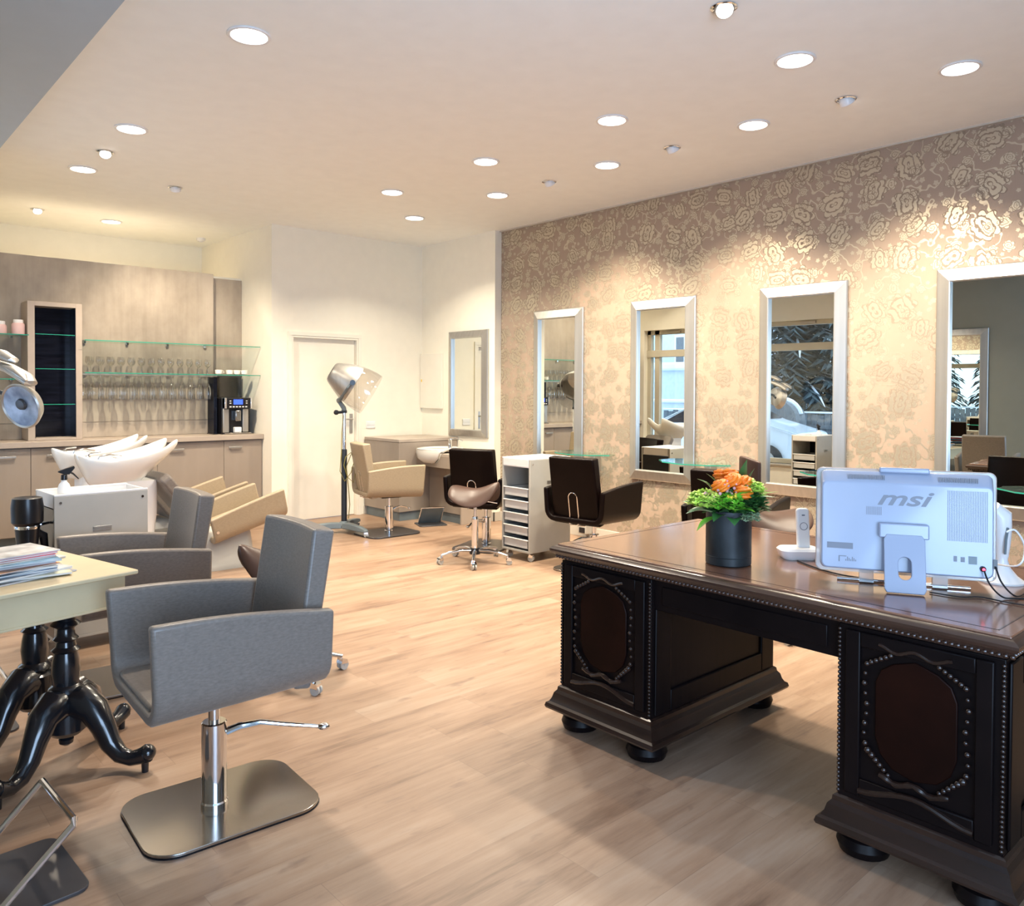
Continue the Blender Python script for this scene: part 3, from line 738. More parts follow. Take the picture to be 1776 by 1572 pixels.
# apron between the pedestals
B().box(0.018, 0.04, 0.455, 1.18, 0.595, 0.712).box(0.012, 0.018, 0.50, 1.14, 0.62, 0.69).mk('front_apron', 'oakdark', D, bevel=0.004)
B().box(0.90, 0.92, 0.455, 1.18, 0.595, 0.712).mk('rear_apron', 'oakdark', D, bevel=0.004)
B().box(0.05, 0.89, 0.455, 1.18, 0.605, 0.70).mk('drawer_box', 'oakdark', D)
def pedestal(y0, y1, big):
    bx = B().box(0.0, 0.885, y0, y1, 0.16, 0.712)
    p = bx.mk('pedestal', 'oakdark', D, bevel=0.003)
    # base moulding, stepped
    def rr(o, z): return [(-o, y0 - o, z), (0.885 + o, y0 - o, z), (0.885 + o, y1 + o, z), (-o, y1 + o, z)]
    B().rings([rr(0.02, 0.085), rr(0.046, 0.085), rr(0.050, 0.094), rr(0.046, 0.108), rr(0.036, 0.114), rr(0.028, 0.128), rr(0.022, 0.150), rr(0.012, 0.162), rr(0.010, 0.176), rr(0.002, 0.182)]).mk('base_moulding', 'oakbase', p, ang=20)
    for fx in (0.055, 0.83):
        for fy in (y0 + 0.06, y1 - 0.06):
            B().lathe([(0.045, 0.0), (0.072, 0.012), (0.080, 0.035), (0.072, 0.058), (0.050, 0.072), (0.048, 0.087)], (fx, fy, 0), 24).mk('bun_foot', 'oakdark', p)
    # beaded corner strips
    for yy in (y0 + 0.004, y1 - 0.004):
        b = B(); z = 0.195
        while z < 0.705: b.ball((-0.002, yy, z), 0.0062, 8); z += 0.0135
        b.mk('beaded_corner', 'oakbase', p)
    # front door: raised frame, shaped burr panel
    yc = (y0 + y1) / 2; w_ = y1 - y0; k = 0.5 / 0.5
    fr = B()
    fr.box(-0.012, 0.0, y0 + 0.025, y0 + 0.070, 0.20, 0.70).box(-0.012, 0.0, y1 - 0.070, y1 - 0.025, 0.20, 0.70)
    fr.box(-0.012, 0.0, y0 + 0.070, y1 - 0.070, 0.20, 0.255).box(-0.012, 0.0, y0 + 0.070, y1 - 0.070, 0.655, 0.70)
    dr = fr.mk('carved_door', 'oakdark', p, bevel=0.004)
    hw = w_ / 2 - 0.115
    pts = [(yc - hw, 0.40), (yc - hw, 0.56), (yc - hw * 0.86, 0.60), (yc - hw * 0.55, 0.625), (yc, 0.645), (yc + hw * 0.55, 0.625), (yc + hw * 0.86, 0.60), (yc + hw, 0.56), (yc + hw, 0.40), (yc + hw * 0.86, 0.35), (yc + hw * 0.55, 0.315), (yc, 0.30), (yc - hw * 0.55, 0.315), (yc - hw * 0.86, 0.35)]
    B().prism(pts, -0.008, -0.0005, 'x').mk('burr_panel', 'burr', p, bevel=0.003)
    # carved border: beads up both sides, scroll work below and above
    c = B()
    for s_ in (-1, 1):
        for i in range(9): c.ball((-0.011, yc + s_ * (hw + 0.026 + 0.004 * sin(i * 1.3)), 0.37 + i * 0.030), 0.0065 if i % 2 else 0.0085, 8)
        for i in range(6): c.ball((-0.012, yc + s_ * (hw + 0.018 - i * 0.012), 0.352 - i * 0.011), 0.011 - i * 0.0008, 8)
        for i in range(5): c.ball((-0.011, yc + s_ * (hw + 0.010 - i * 0.014), 0.618 + i * 0.008), 0.008, 8)
    c.tube([(-0.012, yc + (hw + 0.045) * f, 0.236 + 0.017 * cos(f * pi)) for f in [i / 12 * 2 - 1 for i in range(13)]], 0.0085, 8)
    c.tube([(-0.012, yc + hw * 0.85 * f, 0.284 + 0.007 * cos(f * pi * 2)) for f in [i / 16 * 2 - 1 for i in range(17)]], [0.006 + 0.004 * abs(sin(i * 1.2)) for i in range(17)], 8)
    c.tube([(-0.012, yc + hw * 0.9 * f, 0.668 + 0.008 * cos(f * pi * 2)) for f in [i / 16 * 2 - 1 for i in range(17)]], 0.006, 8)
    c.mk('carved_scrollwork', 'oakbase', p)
    # recessed side panels
    for yy, s_ in ((y0, -1), (y1, 1)):
        sb = B(); a0, a1 = sorted((yy, yy + s_ * 0.010))
        sb.box(0.02, 0.115, a0, a1, 0.19, 0.70).box(0.77, 0.865, a0, a1, 0.19, 0.70).box(0.115, 0.77, a0, a1, 0.19, 0.27).box(0.115, 0.77, a0, a1, 0.62, 0.70)
        sb.mk('side_frame', 'oakdark', p, bevel=0.005)
pedestal(0.0, 0.455, True); pedestal(1.18, 1.65, False)

# ------------------------------------------------------------------ things on the desk
DZ = 0.7805
t = thing('vase', 'dark slate-grey cylindrical vase holding the bouquet on the desk', 'vase', (2.575, 1.655, DZ))
B().lathe([(0.0, 0.0), (0.078, 0.0), (0.083, 0.004), (0.083, 0.20), (0.080, 0.203), (0.076, 0.20), (0.076, 0.03), (0.0, 0.03)], n=40, cap0=False, cap1=False).mk('body', 'vase', t)
B().lathe([(0.0832, 0.030), (0.0842, 0.0325), (0.0832, 0.035)], n=40, cap0=False, cap1=False).mk('rim_line', 'vase', t)
bq = thing('bouquet', 'bouquet of orange flowers, lime hydrangea and glossy green leaves in the dark vase', 'flowers', (2.575, 1.655, DZ))
random.seed(11)
b = B()
for i in range(14):
    a = random.uniform(0, 2 * pi); r = random.uniform(0, .05)
    b.tube([(r * .7 * cos(a), r * .7 * sin(a), 0.035), (r * cos(a), r * sin(a), 0.20), (r * 1.6 * cos(a), r * 1.6 * sin(a), 0.27)], 0.003, 5)
b.mk('stems', 'leafd', bq)
# camera is roughly towards (-0.84,-0.54) from the vase; right in the picture = (0.54,-0.84)
RT = Vector((0.743, -0.668, 0)); AW = Vector((0.668, 0.743, 0))
def pv(r, a, z): return RT * r + AW * a + Vector((0, 0, z))
def ruff(c, R, m, nm, seed):
    random.seed(seed); ph = random.uniform(0, 6.28); b = B()
    tl = Matrix.Rotation(random.uniform(-.4, .4), 4, 'X') @ Matrix.Rotation(random.uniform(-.4, .4), 4, 'Y')
    def f(u, v):
        az = 2 * pi * u; po = pi * (0.001 + 0.90 * v)
        r = R * (0.70 + 0.34 * abs(sin(2.0 * az + 5 * po + ph)) * sin(po) ** 0.4)
        return tuple(Vector(c) + tl @ Vector((r * sin(po) * cos(az), r * sin(po) * sin(az), r * cos(po) * 0.78)))
    b.grid(f, 44, 22, closeu=True)
    return b.mk(nm, m, bq, ang=75)
for i, (r, a, z) in enumerate([(0.0, -0.045, 0.325), (0.045, -0.02, 0.315), (-0.045, -0.055, 0.305), (0.03, -0.08, 0.285), (0.015, 0.03, 0.335), (-0.01, 0.06, 0.33)]):
    lab(ruff(pv(r, a, z - 0.01), 0.036, 'petal_o', 'flower', 30 + i), 'orange ranunculus flower')
def cluster(c, R, m, nm, cnt, pr, seed, flat=0.8):
    random.seed(seed); b = B()
    for i in range(cnt):
        d = Vector((random.gauss(0, 1), random.gauss(0, 1), abs(random.gauss(0, 1)) * 0.9)).normalized()
        q = Vector(c) + Vector((d.x * R, d.y * R, d.z * R * flat)) * random.uniform(.75, 1.05)
        mt = Matrix.Rotation(random.uniform(0, 6.28), 4, 'Z') @ Matrix.Rotation(random.uniform(-.6, .6), 4, 'X')
        for k in range(4):
            a = pi / 2 * k; v0 = b.bm.verts.new(q)
            vs = [b.bm.verts.new(q + mt @ Vector((pr * cos(a + s_) * l, pr * sin(a + s_) * l, pr * 0.35 * (l - .3)))) for s_, l in ((-.6, .7), (-.2, 1.05), (.2, 1.05), (.6, .7))]
            b.face([v0] + vs)
    return b.mk(nm, m, bq, smooth=False)
lab(cluster(pv(-0.095, -0.05, 0.225), 0.068, 'petal_y', 'hydrangea', 260, 0.013, 50), 'lime green hydrangea head')
lab(cluster(pv(-0.03, -0.085, 0.220), 0.062, 'leafl', 'hydrangea', 240, 0.012, 51), 'bright green hydrangea head')
lab(cluster(pv(0.065, -0.01, 0.268), 0.058, 'petal_y', 'hydrangea', 200, 0.013, 52), 'pale lime flower cluster')
lab(cluster(pv(0.055, -0.085, 0.175), 0.035, 'leafp', 'hydrangea', 150, 0.008, 53, 1.0), 'grey-green sedum head')
lab(cluster(pv(0.02, -0.02, 0.20), 0.105, 'leafd', 'foliage', 300, 0.022, 54), 'dark green foliage filling')
random.seed(5)
b = B()
for i in range(46):
    q = pv(random.gauss(-0.025, 0.035), -0.075 + random.gauss(0, 0.02), 0.275 + random.gauss(0, 0.014)); b.ball(q, random.uniform(.003, .006), 6)
o = b.mk('buds', 'berry', bq); o['kind'] = 'stuff'
b = B()
for i in range(12):
    q = pv(random.gauss(-0.012, 0.02), -0.10 + random.gauss(0, 0.01), 0.262 + random.gauss(0, 0.005)); b.ball(q, 0.006, 6)
b.mk('yellow_buds', 'yellow', bq)
def leaf(base, tip, wd_, m, bend=0.02, up=(0, 0, 1)):
    base = Vector(base); tip = Vector(tip); d = tip - base; L = d.length; d.normalize()
    side = d.cross(Vector(up)).normalized(); nrm = side.cross(d)
    b = B(); rows = []
    for i in range(9):
        u = i / 8; wv = wd_ * sin(pi * u ** 0.8) * 0.5 + 0.0005
        cc = base + d * L * u + nrm * bend * sin(pi * u)
        rows.append([b.bm.verts.new(cc + side * wv * s_ + nrm * abs(s_) * wv * 0.25) for s_ in (-1, -.5, 0, .5, 1)])
    for i in range(8):
        for j in range(4): b.face((rows[i][j], rows[i + 1][j], rows[i + 1][j + 1], rows[i][j + 1]))
    return b.mk('leaf', m, bq, ang=70)
LV = [(0.02, -0.09, .24, 0.045, -0.14, .285, .06, 'leafl'), (0.03, -0.07, .24, 0.085, -0.12, .285, .05, 'leafl'), (0.04, -0.05, .22, 0.115, -0.10, .268, .045, 'leafl'), (-0.01, -0.10, .20, 0.05, -0.16, .215, .05, 'leafl'),
      (0.05, -0.02, .22, 0.155, -0.06, .255, .04, 'leafp'), (0.06, 0.0, .22, 0.18, -0.02, .27, .02, 'leafl'), (0.06, 0.02, .25, 0.075, 0.03, .385, .045, 'leafd'), (0.075, 0.0, .25, 0.095, 0.0, .355, .035, 'leafd'),
      (-0.06, -0.03, .2, -0.185, -0.05, .235, .06, 'leafp'), (-0.06, -0.04, .19, -0.175, -0.07, .195, .05, 'leafp'), (-0.07, -0.02, .2, -0.16, -0.02, .26, .05, 'leafd'), (-0.05, -0.05, .18, -0.14, -0.09, .135, .04, 'leafl'),
      (-0.03, 0.0, .25, -0.085, 0.01, .335, .045, 'leafd'), (-0.05, 0.02, .25, -0.11, 0.04, .31, .04, 'leafd'), (0.05, -0.06, .2, 0.13, -0.10, .215, .045, 'leafd'), (-0.04, -0.08, .19, -0.09, -0.13, .175, .045, 'leafd'),
      (-0.01, -0.09, .18, -0.02, -0.15, .165, .05, 'leafd'), (0.02, 0.05, .24, 0.04, 0.13, .29, .05, 'leafd'), (-0.04, 0.05, .22, -0.12, 0.10, .25, .05, 'leafd'), (0.06, 0.03, .22, 0.14, 0.08, .25, .05, 'leafl'),
      (0.0, 0.06, .20, 0.0, 0.15, .22, .05, 'leafl'), (-0.06, 0.0, .19, -0.15, 0.02, .19, .05, 'leafd'), (0.06, -0.03, .20, 0.13, -0.05, .20, .04, 'leafd')]
for i, (a, b_, c, d_, e, f, w_, m_) in enumerate(LV): leaf(pv(a, b_, c), pv(d_, e, f), w_, m_, 0.012)

# cordless phone
t = thing('cordless_phone', 'white cordless phone standing upright in its charging cradle', 'phone', (2.86, 1.53, DZ), 47)
mt = T((0, 0, 0))
B().rings([[(x, y, 0.0) for x, y in rrect(-.045, .045, -.06, .06, .03)], [(x, y, 0.012) for x, y in rrect(-.052, .052, -.07, .07, .035)], [(x, y, 0.034) for x, y in rrect(-.056, .056, -.076, .076, .035)], [(x, y, 0.042) for x, y in rrect(-.048, .048, -.068, .068, .03)]]).mk('cradle', 'white', t)
hs = T((0.005, -0.022, 0.036), ry=8)
o = B().prism(rrect(-.024, .024, 0, .155, .014), -.011, .011, 'x', hs).mk('handset', 'white', t, bevel=0.005)
B().tube([hs @ Vector((-0.0125, 0.014 * cos(a), 0.085 + 0.014 * sin(a))) for a in [2 * pi * i / 20 for i in range(20)]], 0.0010, 5, closed=True).mk('button_ring', 'pcgrey', o)
B().prism(rrect(-.006, .006, .125, .130, .002), -.0122, -.011, 'x', hs).mk('earpiece', 'pcgrey', o)

# all-in-one computer seen from behind
PX, PY = 2.70, 1.075
pc = thing('all_in_one_computer', 'white all-in-one computer seen from behind, standing on the desk', 'computer', (PX, PY, DZ), 28)
# local: x towards the screen (away from camera), y to the left in the picture
PW, PZ0, PZ1 = 0.270, 0.035, 0.385
tilt = T((0, 0, PZ0), ry=3) @ T((0, 0, -PZ0))
B().prism(rrect(-PW, PW, PZ0, PZ1, 0.022), 0.006, 0.030, 'x', tilt).mk('screen_bezel', 'thickclear', pc, bevel=0.004) if False else None
M['acrylic'] = mat('clear_acrylic_edge', (0.88, 0.90, 0.92), 0.08, trans=0.7, var=0.01)
B().prism(rrect(-PW, PW, PZ0, PZ1, 0.022), 0.008, 0.026, 'x', tilt).mk('bezel', 'acrylic', pc, bevel=0.004)
B().prism(rrect(-PW + .02, PW - .02, PZ0 + .03, PZ1 - .02, 0.004), 0.0262, 0.0275, 'x', tilt).mk('screen', 'blackglass', pc)
o = B()
q0 = rrect(-PW + .014, PW - .014, PZ0 + .012, PZ1 - .008, 0.02); q1 = rrect(-PW + .018, PW - .018, PZ0 + .018, PZ1 - .045, 0.02)
o.rings([[tuple(tilt @ Vector((0.008, a, b_))) for a, b_ in q0], [tuple(tilt @ Vector((-0.006, a, b_))) for a, b_ in q0], [tuple(tilt @ Vector((-0.040, a, b_))) for a, b_ in q1]])
case = o.mk('rear_case', 'pcwhite', pc, bevel=0.004, ang=50)
B().box(-0.018, 0.012, -0.075, 0.075, PZ1 - .012, PZ1 + .006, tilt).mk('handle', 'pcwhite', case, bevel=0.005)
def onback(y0, y1, z0, z1, nm, m='pcgrey', d=0.0008):
    return B().box(-0.040 - d, -0.0395, y0, y1, z0, z1, tilt).mk(nm, m, case)
for yc in (0.115, -0.155):
    b = B()
    for i in range(26):
        yy = yc - 0.055 + i * 0.0044
        b.box(-0.0300, -0.024, yy, yy + 0.0022, PZ1 - 0.036, PZ1 - 0.020, tilt @ T((0, 0, 0)))
    for v in b.bm.verts: v.co.x -= 0.002
    b.mk('vent_slots', 'pcgrey', case)
b = B()
for i in range(12):
    yy = 0.070 + i * 0.004
    b.box(-0.0404, -0.0395, yy, yy + 0.0018, 0.235, 0.262, tilt)
b.mk('speaker_grille', 'pcgrey', case)
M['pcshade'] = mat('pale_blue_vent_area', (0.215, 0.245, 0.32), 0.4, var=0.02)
b = B()
for i in range(24):
    yy = -0.235 + i * 0.0048
    b.box(-0.0404, -0.0395, yy, yy + 0.0026, 0.165, 0.325, tilt)
b.mk('vent_field', 'pcshade', case)
onback(0.155, 0.235, 0.118, 0.138, 'label_sticker')
b = B(); b.box(-0.0405, -0.0395, 0.195, 0.199, 0.075, 0.095, tilt).box(-0.0405, -0.0395, 0.175, 0.195, 0.092, 0.095, tilt)
for i in range(7): b.box(-0.0405, -0.0395, 0.145 + i * .005, 0.148 + i * .005, 0.078, 0.084 + (i % 3) * .004, tilt)
b.mk('approval_marks', 'pcgrey', case)
onback(-0.150, -0.140, 0.10, 0.118, 'port'); onback(-0.172, -0.160, 0.10, 0.116, 'port'); onback(-0.206, -0.182, 0.095, 0.120, 'network_port', 'greyplastic'); onback(-0.262, -0.250, 0.085, 0.115, 'power_port', 'black', 0.003)
B().lathe([(0.009, 0), (0.008, 0.010), (0.004, 0.014)], mtx=tilt @ T((-0.040, -0.222, 0.083), ry=-90), n=14).mk('power_plug', 'black', case)
B().lathe([(0.0045, 0), (0.0045, 0.004)], mtx=tilt @ T((-0.053, -0.222, 0.083), ry=-90), n=12).mk('power_light', 'red', case)
for yy in (0.055, -0.035): B().lathe([(0.0045, 0), (0.004, 0.002)], mtx=tilt @ T((-0.040, yy, 0.205), ry=-90), n=12).mk('screw', 'pcgrey', case)
# lettering
cu = bpy.data.curves.new('logo', 'FONT'); cu.body = 'msi'; cu.size = 0.085; cu.extrude = 0.0006; cu.offset = 0.0016; cu.shear = 0.35; cu.align_x = 'CENTER'
to = bpy.data.objects.new('logo_tmp', cu); C.objects.link(to); bpy.context.view_layer.update()
me = bpy.data.meshes.new_from_object(to.evaluated_get(bpy.context.evaluated_depsgraph_get())); bpy.data.objects.remove(to)
me.transform(tilt @ T((-0.0402, 0.010, 0.270), rx=0, ry=0, rz=0) @ Matrix(((0, 0, -1, 0), (-1.3, 0, 0, 0), (0, 0.8, 0, 0), (0, 0, 0, 1))))
me.materials.clear(); me.materials.append(M['pcgrey'])
lg = bpy.data.objects.new('logo', me); C.objects.link(lg); lg.parent = case
# stand
st = B()
hole = [(0.018 * cos(a), 0.062 + (0.020 if sin(a) > 0 else -0.020) + 0.018 * sin(a)) for a in [2 * pi * i / 24 for i in range(24)]]
outr = rrect(-0.062, 0.062, 0.0, 0.185, 0.010, 5)
# leg slab with slot: ring between outer outline and the slot
def slab_leg():
    b = B(); N = 48
    def outp(a):
        c, s_ = cos(a), sin(a); k = min(0.060 / max(1e-6, abs(c)), (0.105 if s_ > 0 else 0.080) / max(1e-6, abs(s_))); return (c * k, 0.080 + s_ * k)
    def inp(a):
        c, s_ = cos(a), sin(a); return (0.019 * c, 0.078 + 0.019 * s_ + (0.017 if s_ > 0 else -0.017))
    tl = T((-0.115, 0.005, 0.0045), ry=17)
    A = [2 * pi * (i + .5) / N for i in range(N)]
    f = lambda p, x: tuple(tl @ Vector((x, p[0], p[1])))
    b.rings([[f(outp(a), 0) for a in A], [f(inp(a), 0) for a in A], [f(inp(a), 0.014) for a in A], [f(outp(a), 0.014) for a in A]], closed=True)
    return b
s1 = slab_leg().mk('stand', 'pcwhite', pc, bevel=0.002)
B().box(-0.066, -0.038, -0.068, 0.078, 0.165, 0.212, tilt).mk('stand_hinge', 'pcwhite', s1, bevel=0.004)
B().cyl((0.03, 0.20, 0.006), (0.03, -0.20, 0.006), 0.006).mk('front_foot_bar', 'chrome', pc)
for yy in (0.11, -0.11): B().box(0.008, 0.036, yy - 0.022, yy + 0.022, 0.004, 0.045).mk('front_foot', 'acrylic', pc)

# scanner in its stand at the right edge
t = thing('barcode_scanner', 'white handheld scanner leaning in its flared stand at the right edge', 'scanner', (3.03, 0.885, DZ), 0)
B().lathe([(0.070, 0), (0.070, 0.006), (0.048, 0.022), (0.026, 0.05), (0.018, 0.075), (0.020, 0.09)], n=28).mk('stand', 'white', t)
B().tube([(0, 0, 0.085), (0.0, 0, 0.13), (-0.006, 0.002, 0.18), (-0.004, 0.006, 0.225), (-0.03, 0.02, 0.255)], [0.020, 0.026, 0.033, 0.036, 0.022], 16).mk('scanner_body', 'white', t)
B().tube([(-0.028, -0.018, 0.10), (-0.034, -0.022, 0.15), (-0.030, -0.026, 0.19)], 0.004, 6).mk('trigger', 'greyplastic', t)

def cord(name, label, pts, r=0.0028, m='cable', cat='cable'):
    P = [Vector(p) for p in pts]; out = []
    for i in range(len(P) - 1):
        p0, p1, p2, p3 = P[max(0, i - 1)], P[i], P[i + 1], P[min(len(P) - 1, i + 2)]
        for k in range(6):
            u = k / 6; out.append(0.5 * ((2 * p1) + (p2 - p0) * u + (2 * p0 - 5 * p1 + 4 * p2 - p3) * u * u + (3 * p1 - p0 - 3 * p2 + p3) * u ** 3))
    out.append(P[-1])
    return tag(B().tube(out, r, 6).mk(name, m), label, cat)
CZ = DZ + 0.003
cord('phone_cable', 'thin black cable from the phone cradle to behind the computer', [(2.80, 1.50, CZ), (2.74, 1.40, CZ), (2.70, 1.28, CZ), (2.72, 1.15, CZ)])
def pcp(x, y, z): a = radians(28); return (PX + x * cos(a) - y * sin(a), PY + x * sin(a) + y * cos(a), DZ + z)
cord('power_cable', 'black power cable dropping from the red-lit plug across the desk', [pcp(-0.056, -0.222, 0.083), pcp(-0.075, -0.235, 0.045), pcp(-0.06, -0.27, 0.008), (2.80, 0.78, CZ), (2.90, 0.70, CZ)])
cord('power_cable', 'black cable from the side port of the computer to the right edge', [pcp(-0.044, -0.256, 0.095), pcp(-0.06, -0.27, 0.05), pcp(-0.05, -0.31, 0.010), (2.93, 0.77, CZ), (3.0, 0.69, CZ)])
cord('network_cable', 'thin dark cable lying on the desk in front of the computer', [pcp(-0.06, -0.07, 0.003), pcp(-0.09, -0.15, 0.003), pcp(-0.07, -0.21, 0.003), (2.73, 0.78, CZ), (2.74, 0.69, CZ)], 0.0022)
cord('white_cable', 'white coiled cable looping from the computer to the scanner', [pcp(0.0, -0.292, 0.20), pcp(0.01, -0.32, 0.205), pcp(0.03, -0.35, 0.15), pcp(0.03, -0.33, 0.09), (3.0, 0.93, DZ + .07), (3.02, 0.90, DZ + .105)], 0.003, 'white')

# ------------------------------------------------------------------ cream table with black carved pedestals
TB = thing('side_table', 'cream-topped table on black carved pedestals at the left edge', 'table', (0.94, 3.13, 0), 13)
# local: origin near right corner, x to the left negative, y away
B().prism([(-0.68, 0.0), (0.0, 0.0), (-0.0, 0.84), (-0.68, 0.84)], 0.728, 0.745).mk('tabletop', 'cream', TB, bevel=0.005)
B().box(-0.65, -0.035, 0.03, 0.81, 0.615, 0.728).mk('apron', 'cream', TB, bevel=0.003)
B().box(-0.655, -0.030, 0.025, 0.815, 0.612, 0.622).mk('apron_bead', 'cream', TB, bevel=0.003)
def scroll_leg(par, cx, cy, a, L=0.30):
    # S-curved foot in the vertical plane at angle a
    prof = [(0.02, 0.235, 0.050), (0.07, 0.245, 0.050), (0.12, 0.215, 0.042), (0.155, 0.155, 0.034), (0.185, 0.095, 0.029), (0.225, 0.055, 0.024), (0.27, 0.045, 0.021), (0.31, 0.058, 0.023), (0.335, 0.070, 0.026)]
    b = B(); ca, sa = cos(a), sin(a); k = L / 0.30
    b.tube([(cx + r * k * ca, cy + r * k * sa, z) for r, z, w_ in prof], [w_ * 1.22 for r, z, w_ in prof], 14, flat=1.05)
    b.ball((cx + 0.335 * k * ca, cy + 0.335 * k * sa, 0.072), 0.030, 12)
    b.cyl((cx + 0.325 * k * ca, cy + 0.325 * k * sa, 0.0), (cx + 0.325 * k * ca, cy + 0.325 * k * sa, 0.055), 0.012, 0.014, 10)
    return b.mk('leg', 'ebony', par)
def pedestal_turned(cx, cy, AA):
    prof = [(0.050, 0.120), (0.072, 0.14), (0.072, 0.26), (0.052, 0.275), (0.064, 0.285), (0.058, 0.30), (0.045, 0.31), (0.050, 0.36), (0.046, 0.40), (0.040, 0.43), (0.050, 0.44), (0.036, 0.452), (0.032, 0.47), (0.044, 0.48), (0.032, 0.495), (0.030, 0.52), (0.052, 0.535), (0.034, 0.55), (0.040, 0.565), (0.056, 0.58), (0.056, 0.614)]
    p = B().lathe(prof, (cx, cy, 0), 28).mk('pedestal', 'ebony', TB)
    B().lathe([(0.010, 0.075), (0.024, 0.085), (0.026, 0.10), (0.014, 0.112), (0.020, 0.12), (0.045, 0.136)], (cx, cy, 0), 18).mk('drop_finial', 'ebony', p)
    for k in AA: scroll_leg(p, cx, cy, radians(k))
    return p
pedestal_turned(-0.15, 0.24, (-64, 26, 206)); pedestal_turned(-0.105, 0.59, (26, 206))
# magazines
random.seed(3)
COL = [('red', (0.62, 0.03, 0.05)), ('white', (0.70, 0.70, 0.70)), ('pale blue', (0.20, 0.38, 0.55)), ('dark red', (0.35, 0.03, 0.06)), ('cream', (0.70, 0.62, 0.45)), ('orange', (0.72, 0.30, 0.10)), ('dark blue', (0.04, 0.09, 0.25)), ('grey', (0.40, 0.40, 0.42))]
order = [7, 4, 1, 6, 2, 1, 5, 0, 6, 2, 4, 0, 0, 1]
pg = mat('magazine_pages', (0.66, 0.64, 0.60), 0.6, var=0.15, scale=3, stretch=(1, 1, 300))
covers = [mat('magazine_cover_' + str(i), c, 0.25, var=0.3, scale=12) for i, (n_, c) in enumerate(COL)]
a13 = radians(13)
def tbl(x, y): return (0.94 + x * cos(a13) - y * sin(a13), 3.13 + x * sin(a13) + y * cos(a13))
z = 0.7455
for i, ci in enumerate(order):
    thk = random.choice((0.004, 0.005, 0.006, 0.007)); jx, jy = random.uniform(-.02, .02), random.uniform(-.02, .02)
    x, y = tbl(-0.36 + jx + (0.05 if i < 3 else 0), 0.26 + jy)
    n_ = COL[ci][0]; pos = ['bottom', 'second from bottom', 'third from bottom', 'fourth from bottom', 'fifth from bottom', 'sixth from bottom', 'seventh from bottom', 'seventh from top', 'sixth from top', 'fifth from top', 'fourth from top', 'third from top', 'second from top', 'topmost'][i]
    t = thing('magazine', '%s magazine in the pile on the cream table, %s' % (n_, pos), 'magazine', (x, y, z), 13 + random.uniform(-14, 10), 'magazines piled on the cream table')
    B().box(-0.143, 0.143, -0.108, 0.108, 0.0004, thk - 0.0006).mk('pages', pg, t)
    B().box(-0.145, 0.145, -0.11, 0.11, thk - 0.0006, thk).box(-0.145, 0.145, -0.11, 0.11, 0, 0.0004).box(-0.146, -0.1445, -0.11, 0.11, 0, thk).mk('cover', covers[ci], t)
    z += thk + 0.0002
t = thing('magazine', 'white open brochure lying behind the magazine pile on the cream table', 'magazine', (*tbl(-0.22, 0.52), 0.7455), 20, 'magazines piled on the cream table')
B().box(-0.15, 0.15, -0.11, 0.11, 0.0003, 0.006).mk('pages', pg, t); B().box(-0.152, 0.152, -0.112, 0.112, 0.006, 0.0066).mk('cover', covers[1], t)

